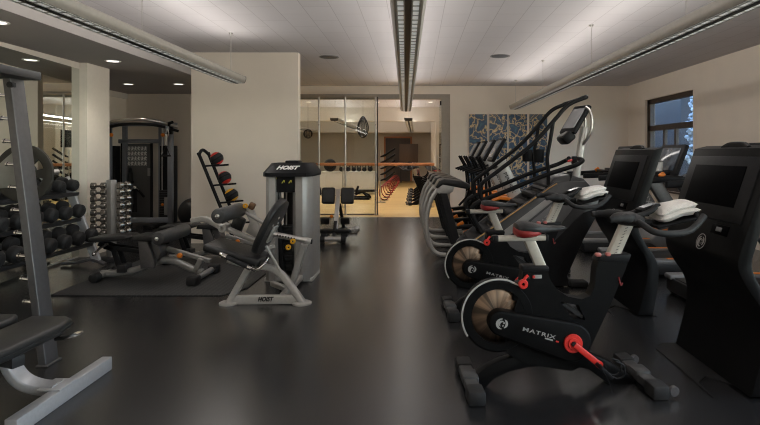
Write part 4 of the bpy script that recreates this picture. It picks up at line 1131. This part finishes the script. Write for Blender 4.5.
# ------------------------------------------------------------------ cable machine in the alcove
def cable_machine():
    LOC = Vector((-5.15, 10.35, 0)); o = LOC
    t = thing('cable_machine', 'dark grey cable machine with silver arch standing in the alcove', 'cable machine', LOC)
    y0 = 10.35
    def p(u, v, y=y0): return at(u, v, y)
    xl, xr, xi, xj = p(112, 0).x, p(173, 0).x, p(155, 0).x, p(119, 0).x
    for x, y, w in ((xl, y0-.1, .09), (xr, y0-.1, .09), (xi, y0+.25, .08), (xj-.02, y0+.25, .08)):
        MB().bb(x-w/2, x+w/2, y-w/2, y+w/2, .02, 2.0, .012).build('column', M_BLUEG, t, off=o)
    arc = [p(107.5, 124, y0-.15), p(120, 121.5, y0-.35), p(138, 120.5, y0-.45), p(158, 122.5, y0-.35), p(178, 128, y0-.15)]
    MB().tube([q+Vector((0, 0, .02)) for q in arc], 1, prof=rrect(.06, .06, .02), spline=8).build('top_arch', M_STEEL, t, off=o)
    MB().tube([q+Vector((0, .02, -.06)) for q in arc], 1, prof=rrect(.06, .05, .01), spline=8).build('arch_grip', M_BLACK, t, off=o)
    MB().bb(xl, xr, y0+.1, y0+.2, 1.93, 2.0, .01).bb(xl, xl+.06, y0-.1, y0+.2, 1.93, 2.0).bb(xr-.06, xr, y0-.1, y0+.2, 1.93, 2.0).build('top_frame', M_BLUEG, t, off=o)
    z1 = p(0, 141).z
    MB().bb(xl, xi, y0+.21, y0+.27, z1-.04, z1+.04, .01).build('crossbar', M_BLUEG, t, off=o)
    base = [(xl-.05, y0-.1, .14), (xl+.3, y0-.3, .16), ((xl+xi)/2, y0-.36, .17), (xi, y0-.3, .16), (xr, y0-.1, .14)]
    MB().tube(base, 1, prof=rrect(.05, .10, .01), spline=6).build('base_arc', M_BLUEG, t, off=o)
    for x in (xl, xr, xi, xj):
        MB().bb(x-.08, x+.08, y0-.3, y0+.35, 0, .05, .01).build('floor_foot', M_DARKM, t, off=o)
    xa, xb = p(123, 0, y0+.3).x, p(151, 0, y0+.3).x
    MB().bb(xa, xb, y0+.29, y0+.32, p(0, 217, y0+.3).z, p(0, 144, y0+.3).z, .006).build('back_panel', mat('panel_charcoal', (.075, .075, .075), .5), t, off=o)
    fr_ = MB(); zt, zb = p(0, 143, y0+.3).z, p(0, 217, y0+.3).z
    fr_.bb(xa-.03, xa, y0+.27, y0+.32, zb, zt).bb(xb, xb+.03, y0+.27, y0+.32, zb, zt).bb(xa-.03, xb+.03, y0+.27, y0+.32, zt, zt+.03).bb(xa-.03, xb+.03, y0+.27, y0+.32, zb-.03, zb)
    fr_.build('panel_frame', M_BLACK, t, off=o)
    # exercise chart: rows of small pale figures on dark card
    ch = MB().bb(p(124, 0, y0+.28).x, p(147, 0, y0+.28).x, y0+.275, y0+.285, p(0, 166, y0+.28).z, p(0, 146, y0+.28).z).build('exercise_chart', mat('chart_card', (.16, .16, .155), .5), t, off=o)
    fg = MB(); rr = random.Random(5)
    for i in range(7):
        for j in range(4):
            c = p(125.6+3.3*i, 148.5+5*j, y0+.27)
            fg.sphere(c+Vector((0, 0, .028)), .011, (1, .2, 1), 8)
            a = (rr.random()-.5)*.05
            fg.tube([c+Vector((a, 0, .02)), c+Vector((0, 0, -.005)), c+Vector((-.02, 0, -.035))], .007, 5).tube([c+Vector((0, 0, -.005)), c+Vector((.02, 0, -.035))], .007, 5).tube([c+Vector((-.028, 0, .005+a*.3)), c+Vector((.028, 0, .012-a*.4))], .006, 5)
    fg.build('chart_figures', M_WHITE, ch, off=o)
    MB().bb(p(147.5, 0, y0+.28).x, p(150.5, 0, y0+.28).x, y0+.28, y0+.288, p(0, 176, y0+.28).z, p(0, 168, y0+.28).z).build('instruction_label', M_GREYI, t, off=o)
    # weight stacks behind the outer columns
    for x in (p(164, 0).x, p(108, 0).x-.05):
        st = MB().bb(x-.13, x+.13, y0+.1, y0+.3, .06, 1.55, .01).build('stack_shroud', M_BLACK, t, off=o)
        pk = MB()
        for k in range(12): pk.bb(x-.10, x+.10, y0+.02, y0+.12, .16+.045*k, .2+.045*k, .003)
        pk.build('weight_stack', M_DARKM, st, off=o)
        MB().cyl((x-.06, y0+.05, .7), (x-.06, y0+.05, 1.9), .01).cyl((x+.06, y0+.05, .7), (x+.06, y0+.05, 1.9), .01).build('guide_rod', M_STEEL, st, off=o)
        MB().sphere((x-.03, y0+.0, .42), .028, (1, 1, 1), 10).build('selector_pin', M_ORANG, st, off=o)
        MB().bb(x+.0, x+.10, y0-.0, y0+.02, .22, .56, .004).build('stack_label', M_GREYI, st, off=o)
    # swivel pulleys and hanging handles
    for x, s_ in ((xr, 1), (xl, -1)):
        pa = MB().box((x, y0-.17, 1.84), (.12, .12, .16), None, .02).tube([(x, y0-.2, 1.9), (x+s_*.07, y0-.3, 1.97), (x+s_*.14, y0-.34, 1.98)], .03, 8).build('pulley_arm', M_BLACK, t, off=o)
        MB().ring((x+s_*.04, y0-.35, 1.86), (1, 0, 0), .012, .055, .025, 22, .006).build('pulley', M_BLUEG, pa, off=o)
        MB().sphere((x-s_*.1, y0-.2, 1.75), .035, (1, 1, 1.1), 10).build('pop_pin', M_ORANG, pa, off=o)
        cx_ = x+s_*.05
        MB().cyl((cx_, y0-.40, 1.86), (cx_, y0-.40, 1.55), .006, n=8).tube([(cx_-.01, y0-.38, 1.90), (cx_+.03, y0-.36, 1.78), (cx_+.0, y0-.36, 1.70)], .012, 8, spline=3).build('cable', M_STEEL, t, off=o)
        h = MB().tube([(cx_, y0-.40, 1.55), (cx_-.075, y0-.40, 1.36)], 1, prof=rrect(.025, .006, .002)).tube([(cx_, y0-.40, 1.55), (cx_+.075, y0-.40, 1.36)], 1, prof=rrect(.025, .006, .002)).build('strap_handle', M_BLACK, t, off=o)
        MB().cyl((cx_-.085, y0-.40, 1.36), (cx_+.085, y0-.40, 1.36), .017).build('grip', M_RUBB, h, off=o)
    return LOC, y0, p
LOC_, y0_, p_ = cable_machine()
a_ = thing('rope_handle', 'black rope handle hanging on the back panel of the cable machine', 'cable attachment', p_(130, 182, y0_+.235))
a0 = Vector(a_.location)
MB().tube([p_(128, 182, y0_+.235)-a0, p_(128.5, 174, y0_+.235)-a0, p_(130.3, 168, y0_+.25)-a0, p_(132, 174, y0_+.235)-a0, p_(132.5, 182, y0_+.235)-a0], .016, 8, spline=5).build('rope', M_RUBB, a_)
for u in (128, 132.5): MB().sphere(p_(u, 182, y0_+.235)-a0, .026, (1, 1, 1.2), 10).build('end_knob', M_BLACK, a_)
a_ = thing('pull_down_bar', 'curved grip bar with chrome hook hanging low on the cable machine panel', 'cable attachment', p_(135, 198, y0_+.24))
a0 = Vector(a_.location)
MB().tube([p_(126.5, 199, y0_+.2)-a0, p_(130, 192, y0_+.22)-a0, p_(135, 189, y0_+.24)-a0, p_(140, 192, y0_+.22)-a0, p_(144, 197, y0_+.2)-a0], .024, 10, spline=5).build('bar', M_BLACK, a_)
MB().box(p_(135, 187.5, y0_+.24)-a0, (.08, .04, .07), None, .015).tube([p_(131, 190, y0_+.2)-a0, p_(135, 187, y0_+.2)-a0, p_(139.5, 190, y0_+.2)-a0], .014, 8).build('hook', M_CHROM, a_)
MB().tube([p_(135, 190, y0_+.2)-a0, p_(135, 203, y0_+.2)-a0, p_(134.5, 212, y0_+.2)-a0], [.03, .03, .05], 10).build('stem', M_BLACK, a_)

sb_ = MB().sphere((0, 0, 0), .28, (1, 1, 1), 32).build('stability_ball', mat('ball_vinyl', (.018, .018, .019), .38, var=.1), None)
sb_.location = (-4.22, 10.25, .28); tag(sb_, 'black stability ball half hidden by the wall block', 'exercise ball')

# ------------------------------------------------------------------ medicine ball rack
def ball_rack():
    LOC = Vector((-2.85, 7.9, 0)); o = LOC
    t = thing('medicine_ball_rack', 'black leaning rack with medicine balls against the wall block', 'ball rack', LOC)
    top = at(198.5, 153, 7.9); bot = at(237, 246, 7.9); bot.z = .03
    d = (bot-top)
    a1 = top.copy(); b1 = bot.copy(); a2 = top+Vector((.08, .16, 0)); b2 = bot+Vector((.08, .16, 0))
    loop = [b1, a1+d*.06, a1, (a1+a2)/2+Vector((-.01, 0, .05)), a2, a2+d*.06, b2]
    MB().tube([b1, a1+d*.08, a1+d*.02, (a1+a2)/2+Vector((-.01, 0, .045)), a2+d*.02, a2+d*.08, b2], .024, 10, spline=5).build('frame', M_BLACK, t, off=o)
    MB().tube([b1+Vector((.15, 0, 0)), b1+Vector((-.45, 0, 0))], .025).tube([b2+Vector((.15, 0, 0)), b2+Vector((-.45, 0, 0))], .025).cyl(b1+Vector((-.42, 0, 0)), b2+Vector((-.42, 0, 0)), .025).build('base', M_BLACK, t, off=o)
    balls = []
    for i, f in enumerate((.14, .345, .53, .76)):
        c1 = a1+d*f; c2 = a2+d*f
        for c in (c1, c2):
            MB().tube([c, c+Vector((.225, 0, .02))], .014, 8).build('peg', M_BLACK, t, off=o)
        balls.append((c1+c2)/2)
    return balls
BC = ball_rack()
def make_medball(label, loc, mcol, rx):
    t = thing('medicine_ball', label, 'medicine ball', loc, 0, 'medicine balls on the rack')
    r = .095
    t.rotation_euler = (rx*.4, -.55, 0)
    MB().sphere((0, 0, 0), r, (1, 1, 1), 28).build('ball', M_RUBB, t)
    for s_ in (-1, 1):
        pr = [(r*1.012*math.sin(a), r*1.012*math.cos(a)*s_) for a in [PI*.27*k/8+.02 for k in range(9)]]
        MB().lathe(pr, (0, 0, 0), (0, 0, 1), 28, False).build('colour_panel', mcol, t)
    MB().ring((0, 0, -.010), (0, 0, 1), r*.98, r*1.02, .020, 32).build('seam', M_BLACK, t)
    return t
make_medball('black and red medicine ball on the top pegs of the rack', BC[0]+Vector((.12, 0, .112)), M_RED, .45)
make_medball('black and red medicine ball on the middle pegs, above the yellow one', BC[1]+Vector((.12, 0, .112)), M_RED, -.35)
make_medball('black and yellow medicine ball on the lower pegs of the rack', BC[2]+Vector((.12, 0, .112)), M_YELL, .3)

# ------------------------------------------------------------------ floor mat
fm_ = MB().prism([(-3.62, 5.32), (-1.92, 5.32), (-1.75, 5.62), (-1.75, 7.35), (-3.62, 7.35)], 0, .012, 'xy', .004).build('floor_mat', M_MAT, None)
tag(fm_, 'dark textured rubber mat under the adjustable benches', 'floor mat')

# ------------------------------------------------------------------ adjustable benches
M_BENCHG = mat('bench_silver_grey', (.25, .245, .24), .36, .4, var=.06)
M_FOAM = mat('grey_black_foam', (.042, .042, .043), .42, var=.12, bump=.1, bscale=260, spec=.4)
def make_bench(label, loc, rz=0., group='adjustable benches on the mat', roller=True):
    t = thing('adjustable_bench', label, 'weight bench', loc, rz, group)
    X = 2.95   # world x of the bench centre in the photo
    P_ = [(-3.50, 0, .055), (-3.30, 0, .065), (-3.10, 0, .10), (-2.94, 0, .17), (-2.80, 0, .205), (-2.66, 0, .18), (-2.50, 0, .11), (-2.38, 0, .07)]
    MB().tube([(a+X, b, c) for a, b, c in P_], 1, prof=rrect(.075, .075, .025), spline=5).build('base_tube', M_BENCHG, t)
    f = MB().cyl((-3.47+X, -.17, .05), (-3.47+X, .17, .05), .032).build('rear_foot', M_BENCHG, t)
    for s_ in (-1, 1): MB().capsule((-3.47+X, s_*.12, .05), (-3.47+X, s_*.23, .05), .05).build('foot_cap', M_RUBB, f)
    f = MB().cyl((-2.36+X, -.30, .05), (-2.36+X, .30, .05), .032).build('front_foot', M_BENCHG, t)
    for s_ in (-1, 1): MB().box((-2.36+X, s_*.29, .048), (.11, .15, .096), None, .02).build('foot_cap', M_RUBB, f)
    MB().prism([(-3.03+X, .435), (-2.93+X, .435), (-2.845+X, .20), (-2.855+X, .145), (-3.00+X, .135)], -.14, -.09, 'xz', .006).prism([(-2.93+X, .43), (-2.84+X, .43), (-2.80+X, .30), (-2.84+X, .21)], -.10, .08, 'xz', .006).build('seat_support', M_GREYM, t)
    MB().prism([(-3.10+X, .44), (-3.08+X, .495), (-2.83+X, .505), (-2.80+X, .455), (-2.82+X, .43)], -.16, .16, 'xz', .018, 3).build('seat_pad', M_VINYL, t)
    MB().prism([(-3.58+X, .452), (-3.565+X, .472), (-3.18+X, .50), (-3.14+X, .475), (-3.17+X, .445), (-3.55+X, .418)], -.15, .15, 'xz', .018, 3).build('back_pad', M_VINYL, t)
    bf = MB()
    for y in (-.06, .06):
        bf.tube([(-3.50+X, y, .40), (-3.34+X, y, .33), (-3.28+X, y, .15)], 1, prof=rrect(.03, .05, .006)).tube([(-3.44+X, y, .36), (-2.95+X, y, .30)], 1, prof=rrect(.03, .045, .006))
    bf.build('back_frame', M_BLACK, t)
    MB().tube([(-3.52+X, -.10, .30), (-3.46+X, -.10, .36), (-3.38+X, -.10, .40)], .014, 8).sphere((-3.53+X, -.10, .29), .024, (1, 1, 1), 10).build('back_adjuster', M_CHROM, t)
    MB().box((-3.25+X, 0, .12), (.10, .16, .09), None, .012).build('hinge_block', M_DARKM, t)
    MB().tube([(-2.78+X, .02, .33), (-2.30+X, .02, .19)], 1, prof=rrect(.05, .05, .008)).box((-2.42+X, 0, .15), (.06, .09, .16), RY(.4), .01).build('leg_brace', M_BENCHG, t)
    MB().lathe([(.01, 0), (.028, .006), (.028, .03), (.02, .036)], (-2.60+X, -.06, .27), (0, -1, 0), 16).build('adjust_knob', M_ORANG, t)
    if roller:
        MB().capsule((-2.72+X, -.34, .495), (-2.72+X, .36, .495), .075, 24, .35).build('foam_roller', M_FOAM, t)
        MB().lathe([(.001, 0), (.022, .002), (.022, .03)], (-2.72+X, -.362, .495), (0, 1, 0), 16).build('roller_cap', M_CHROM, t)
        MB().cyl((-2.72+X, .36, .495), (-2.72+X, .42, .495), .022).build('roller_axle', M_CHROM, t)
        MB().box((-2.80+X, 0, .42), (.12, .06, .07), None, .01).build('roller_bracket', M_BLACK, t)
    return t
make_bench('adjustable bench in front with the thick foam roller, silver base on the mat', (-2.95, 6.02, .012))
make_bench('adjustable bench standing behind the one with the foam roller', (-2.62, 6.95, .012), .0, roller=False)

# ------------------------------------------------------------------ leg extension machine
def leg_extension():
    LOC = Vector((-1.42, 5.15, 0)); o = LOC
    t = thing('leg_extension_machine', 'silver leg extension machine with black seat and grey weight tower', 'strength machine', LOC)
    A = at
    G = at
    # base
    MB().tube([A(233, 300, 5.05), A(297, 299, 5.05)], 1, prof=rrect(.055, .085, .012)).build('base_bar', M_SILV, t, off=o)
    text('word_mark', 'HOIST', .058, M_BLACK, t, A(265, 299.4, 5.018)-o, (1, 0, .01), (0, 0, 1), shear=.35, bold=.002, width=.15)
    MB().tube([A(229, 303, 5.05), A(253, 261, 5.05)], 1, prof=rrect(.06, .085, .014), up=(0, 1, 0)).build('front_leg', M_SILV, t, off=o)
    MB().tube([A(303, 303, 5.05), A(293, 289, 5.05), A(283, 276, 5.06), A(275, 270, 5.08), A(266, 267, 5.10), A(252, 266, 5.12)], 1, prof=rrect(.06, .075, .014), up=(0, 1, 0), spline=5).build('rear_leg', M_SILV, t, off=o)
    for u in (229, 302):
        q = A(u, 304, 5.05); MB().lathe([(.09, 0), (.09, .014), (.075, .022), (.0, .022)], (q.x, q.y, 0), (0, 0, 1), 28).build('floor_foot', M_SILV, t, off=o)
    MB().tube([A(288, 297, 5.3), A(304.5, 244, 5.18)], 1, prof=rrect(.06, .085, .014), up=(0, 1, 0)).build('upright', M_SILV, t, off=o)
    q = A(288, 297, 5.3)
    MB().tube([(q.x, 5.1, .06), (q.x, 6.0, .06)], 1, prof=rrect(.06, .06, .012)).tube([(q.x, 5.3, .07), (q.x-.22, 5.55, .07)], 1, prof=rrect(.05, .05, .01)).build('tower_link', M_SILV, t, off=o)
    # seat, tilted back
    s0, s1 = Vector((-1.93, 0, .575)), Vector((-1.42, 0, .425))
    R_ = RY(math.atan2(s0.z-s1.z, s1.x-s0.x))
    MB().box(((s0.x+s1.x)/2, 5.10, (s0.z+s1.z)/2-.02), (.54, .44, .075), R_, .03, 4).build('seat_pad', M_VINYL, t, off=o)
    MB().tube([A(228, 262, 5.1)+Vector((0, 0, .02)), A(258, 268, 5.1)], 1, prof=rrect(.06, .05, .01)).build('seat_frame', M_SILV, t, off=o)
    for y in (4.84,):
        g = MB().tube([A(224, 256, y), A(249, 267.5, y)], .021, 12).build('grip', M_RUBB, t, off=o)
        MB().cyl(A(222.5, 255.3, y), A(226.5, 257.1, y), .025).tube([A(224, 256, y), A(220, 253, y+.04), A(222, 250, y+.12)], .014, 8, spline=3).build('grip_end', M_CHROM, g, off=o)
        MB().cyl(A(247.5, 266.8, y), A(251, 268.4, y), .025).tube([A(250, 268, y), A(256, 270, y+.05), A(264, 264, 5.05), A(268, 258, 5.1)], .017, 10, spline=4).build('grip_end', M_CHROM, g, off=o)
    # back pad
    b0, b1 = A(257.5, 253, 5.05), A(284, 199, 5.05)
    tdir = (b1-b0).normalized(); L_ = (b1-b0).length; nrm = Vector((-tdir.z, 0, tdir.x))
    c = (b0+b1)/2
    sec = []
    def hw(s): return .26*(1-abs(s)**3.2)**.5+.02
    N_ = 14
    rings = []
    for i in range(N_+1):
        s = -1+2*i/N_; h_ = hw(s); base_ = c+tdir*(s*L_/2)
        prof = rrect(2*h_, .062, .028, 4)
        rings.append([base_+Vector((0, a, 0))+nrm*(b+.035*(1-(a/.24)**2)*0) for a, b in prof])
    MB().loft(rings).build('back_pad', M_VINYL, t, off=o)
    pbk = MB()
    for du, dv in ((0, 0), (.35, .0), (-.35, 0), (.1, .1), (.12, -.1)):
        q = c+tdir*(du*L_/2)+Vector((0, dv, 0))-nrm*.033
        pbk.lathe([(.014, 0), (.014, .006), (.008, .008)], q, -nrm, 10)
    pbk.box(c-nrm*.045-tdir*.06, (.16, .14, .02), frame(tdir, (0, 1, 0)), .004)
    pbk.build('pad_bracket', M_SILV, t, off=o)
    # adjusting tube
    e0, e1 = A(272, 234, 5.08), A(309, 241, 5.16)
    tb = MB().tube([e0, e1], .027, 14).build('adjusting_tube', M_STEEL, t, off=o)
    hl = MB()
    for k in range(7):
        q = e0.lerp(e1, .16+.075*k); hl.cyl(q+Vector((0, -.029, .002)), q+Vector((0, -.02, .002)), .009, n=10)
    hl.build('tube_hole', M_DARKM, tb, off=o)
    MB().capsule(e1-Vector((.05, 0, -.008)), e1+Vector((.02, 0, -.006)), .033).build('end_sleeve', M_SILV, tb, off=o)
    MB().cyl(e1+Vector((.018, 0, -.006)), e1+Vector((.03, 0, -.007)), .024).build('end_plug', M_BLACK, tb, off=o)
    for u, v in ((292.5, 241.5), (288, 247.5)):
        q = A(u, v, 5.08)
        MB().ring(q, (0, 1, 0), .010, .026, .02, 20, .004).build('pull_knob', M_YELL, t, off=o)
    MB().tube([A(266, 246, 5.0), A(281, 272, 5.02)], 1, prof=rrect(.022, .03, .006), up=(0, 1, 0)).build('release_lever', M_SILV, t, off=o)
    MB().tube([A(252, 258, 5.2), A(262, 252, 5.25), A(275, 246, 5.3)], .025, 10, spline=3).build('seat_hinge', M_SILV, t, off=o)
    # leg arm with roller
    MB().tube([A(221, 226, 5.32), A(256, 241, 5.32)], 1, prof=rrect(.04, .085, .01), up=(0, 1, 0)).ring(A(222, 228.5, 5.24), (0, 1, 0), .018, .042, .14, 22, .006).build('leg_arm', M_SILV, t, off=o)
    MB().tube([A(192, 221, 5.75), A(204, 219, 5.70), A(216, 224, 5.55), A(224, 229, 5.4)], 1, prof=rrect(.05, .06, .012), spline=4).build('shin_arm', M_SILV, t, off=o)
    MB().tube([A(243, 210, 5.40), A(250, 215, 5.40), A(262, 222, 5.40), A(270, 226, 5.40)], .02, 10, spline=3).build('pivot_link', M_SILV, t, off=o)
    cam_ = [A(u, v, 5.42) for u, v in ((240, 206), (247, 205), (254, 211), (258, 222), (262, 232), (256, 238), (246, 232), (250, 222), (246, 214))]
    MB().prism([(q.x, q.z) for q in cam_], 5.41, 5.45, 'xz', .004).build('cam_plate', M_SILV, t, off=o)
    q = A(252, 206, 5.4); MB().box(q, (.06, .05, .07), RY(.5), .012).build('counterweight', mat('copper_brown', (.20, .12, .07), .4, .6), t, off=o)
    q = A(245, 206, 5.34); MB().ring(q, (0, 1, 0), .010, .025, .025, 20, .004).build('cam_knob', M_YELL, t, off=o)
    ra, rb = Vector((-1.80, 4.90, .835)), Vector((-1.765, 5.42, .84))
    MB().capsule(ra, rb, .070, 26, .3).build('shin_roller', M_FOAM, t, off=o)
    d = (rb-ra).normalized()
    MB().lathe([(.001, 0), (.022, .001), (.024, .006), (.024, .02)], ra-d*.012, d, 18).build('roller_cap', M_CHROM, t, off=o)
    MB().cyl(rb, rb+d*.04, .02).build('roller_axle', M_CHROM, t, off=o)
    MB().tube([rb+d*.03, A(243, 211, 5.42)], .022, 10).build('roller_rod', M_CHROM, t, off=o)
    MB().box(A(238, 224, 5.5), (.12, .10, .16), RY(.4), .03).build('thigh_pad', M_VINYL, t, off=o)
    # weight tower
    y0 = 5.86
    def shell(x0, x1, sgn):
        out = []
        if sgn > 0: pl_ = [(x0, y0+.10), (x0+.05, y0+.01), (x0+.13, y0-.01), (x1-.05, y0+.02), (x1-.012, y0+.07), (x1, y0+.15), (x1, y0+.52), (x1-.02, y0+.54), (x1-.06, y0+.54), (x0+.08, y0+.20), (x0, y0+.16)]
        else: pl_ = [(x1, y0+.10), (x1-.03, y0+.01), (x0+.06, y0+.0), (x0+.012, y0+.05), (x0, y0+.12), (x0, y0+.50), (x0+.04, y0+.52), (x0+.07, y0+.2), (x1, y0+.16)]
        return MB().prism(pl_, .02, 1.17, 'xy', .004)
    sm = mat('tower_shell_grey', (.31, .295, .28), .42, .3, var=.05)
    shell(-1.655, -1.50, -1).build('tower_shell', sm, t, off=o)
    shell(-1.36, -1.135, 1).build('tower_shell', sm, t, off=o)
    MB().bb(-1.66, -1.13, y0+.05, y0+.50, 0, .045, .01).build('tower_base', M_SILV, t, off=o)
    lo_ = [(-1.665, y0+.02), (-1.62, y0-.06), (-1.18, y0-.06), (-1.125, y0+.02), (-1.125, y0+.55), (-1.665, y0+.55)]
    hi_ = [(-1.60, y0+.13), (-1.56, y0+.08), (-1.235, y0+.08), (-1.19, y0+.13), (-1.19, y0+.5), (-1.60, y0+.5)]
    cap = MB()
    cap.loft([[(a, b, 1.155) for a, b in lo_], [(a, b, 1.195) for a, b in lo_], [(a, b, 1.30) for a, b in hi_]]).bb(-1.47, -1.32, y0+.2, y0+.4, 1.29, 1.325, .01)
    cap.build('tower_cap', M_BLACK, t, off=o)
    text('word_mark', 'HOIST', .085, M_WHITE, t, Vector((-1.40, y0+.006, 1.2495))-o, (1, 0, 0), (0, .14, .105), shear=.35, bold=.004, width=.25)
    MB().prism([(-1.60, 1.16), (-1.22, 1.16), (-1.28, .98), (-1.54, .98)], y0+.03, y0+.10, 'xz', .008).build('tower_fascia', M_BLACK, t, off=o)
    M_YGI = mat('yellow_green_ink', s2l(190, 180, 60), .5)
    for x0, x1, z0, z1 in ((-1.585, -1.52, 1.125, 1.14), (-1.31, -1.245, 1.125, 1.14)): MB().bb(x0, x1, y0+.026, y0+.032, z0, z1).build('yellow_stripe', M_YGI, t, off=o)
    for x in (-1.45, -1.375): MB().prism([(x-.018, 1.083), (x-.008, 1.078), (x+.010, 1.108), (x+.006, 1.09), (x+.018, 1.09), (x+.018, 1.112), (x+.004, 1.115), (x-.008, 1.092)], y0+.026, y0+.032).build('yellow_arrow', M_YGI, t, off=o)
    for sx, dx in ((-1.545, .075), (-1.27, -.075)):
        MB().tube([(sx, y0+.08, 1.15), (sx+dx, y0+.10, .06)], 1, prof=rrect(.05, .06, .008), up=(0, 1, 0)).build('tower_post', M_BLACK, t, off=o)
    wp = MB()
    for k in range(14): wp.bb(-1.51, -1.31, y0+.14, y0+.3, .10+.036*k, .132+.036*k, .003)
    wp.build('weight_stack', M_DARKM, t, off=o)
    MB().cyl((-1.455, y0+.2, .1), (-1.455, y0+.2, 1.16), .010).cyl((-1.365, y0+.2, .1), (-1.365, y0+.2, 1.16), .010).build('guide_rod', M_STEEL, t, off=o)
    MB().bb(-1.54, -1.28, y0+.42, y0+.46, .045, 1.16, .004).build('tower_back', mat('tower_back_grey', (.10, .095, .09), .5, .3), t, off=o)
leg_extension()

# ------------------------------------------------------------------ back extension bench
def back_bench():
    LOC = Vector((-1.27, 8.75, 0)); o = LOC
    t = thing('back_extension_bench', 'back extension bench with two black thigh pads in front of the glass', 'weight bench', LOC)
    A = at; yf, yp = 8.45, 8.95
    f = MB().cyl(A(323, 239, yf), A(343, 239, yf), .038).build('front_foot', M_SILV, t, off=o)
    for u0, u1 in ((320, 325), (341, 346)): MB().capsule(A(u0, 239.5, yf), A(u1, 239.5, yf), .055).build('foot_cap', M_RUBB, f, off=o)
    MB().tube([A(334, 240, yf), A(334, 231, yf+.1), A(335.5, 222, yf+.25)], 1, prof=rrect(.05, .06, .01)).build('foot_stem', M_DARKM, t, off=o)
    MB().prism([(-1.53, 8.50), (-1.06, 8.50), (-1.04, 8.62), (-1.10, 8.80), (-1.50, 8.80), (-1.55, 8.62)], .14, .19, 'xy', .015).build('foot_platform', M_BLACK, t, off=o)
    for u in (325, 345):
        MB().box(A(u, 221, 8.74), (.15, .05, .12), RX(.35), .02).build('heel_pad', M_VINYL, t, off=o)
        MB().prism([(A(u-3.5, 0, 8.6).x, .14), (A(u+3.5, 0, 8.6).x, .14), (A(u+3, 0, 8.6).x, .08), (A(u-3, 0, 8.6).x, .08)], 8.5, 8.8, 'xz', .01).build('platform_wing', M_DARKM, t, off=o)
    MB().tube([A(335.5, 229, 8.65), A(338.5, 190, yp+.05)], 1, prof=rrect(.07, .05, .01), up=(0, 1, 0)).build('main_rail', M_STEEL, t, off=o)
    MB().tube([(-1.27, 8.9, .10), (-1.27, 9.6, .06)], 1, prof=rrect(.07, .07, .01)).tube([(-1.27, 9.5, .1), (-1.27, 9.0, .55)], 1, prof=rrect(.05, .05, .01)).build('rear_strut', M_DARKM, t, off=o)
    MB().cyl((-1.5, 9.6, .04), (-1.04, 9.6, .04), .036).build('rear_foot', M_SILV, t, off=o)
    MB().tube([A(338, 233, 8.65), A(356, 229, 8.75)], 1, prof=rrect(.07, .07, .02)).capsule(A(354, 229.6, 8.74), A(359, 228.3, 8.77), .055).build('side_foot', M_SILV, t, off=o)
    for u in (328.5, 347.5):
        MB().box(A(u, 195.7, yp), (.215, .10, .27), RX(-.25), .03, 4).build('thigh_pad', M_VINYL, t, off=o)
    MB().cyl(A(321, 195, yp), A(356, 195, yp), .016).build('pad_axle', M_STEEL, t, off=o)
    for u, s_ in ((321, -1), (356, 1)):
        MB().tube([A(u, 195, yp), A(u+s_*.5, 191, yp-.03), A(u+s_*2.2, 186.5, yp-.08)], [.014, .02, .02], 10).build('hand_grip', M_RUBB, t, off=o)
    MB().sphere(A(331.5, 216.5, 8.78), .03, (1, 1, 1), 12).build('adjust_knob', M_ORANG, t, off=o)
back_bench()
bpy.context.view_layer.update()
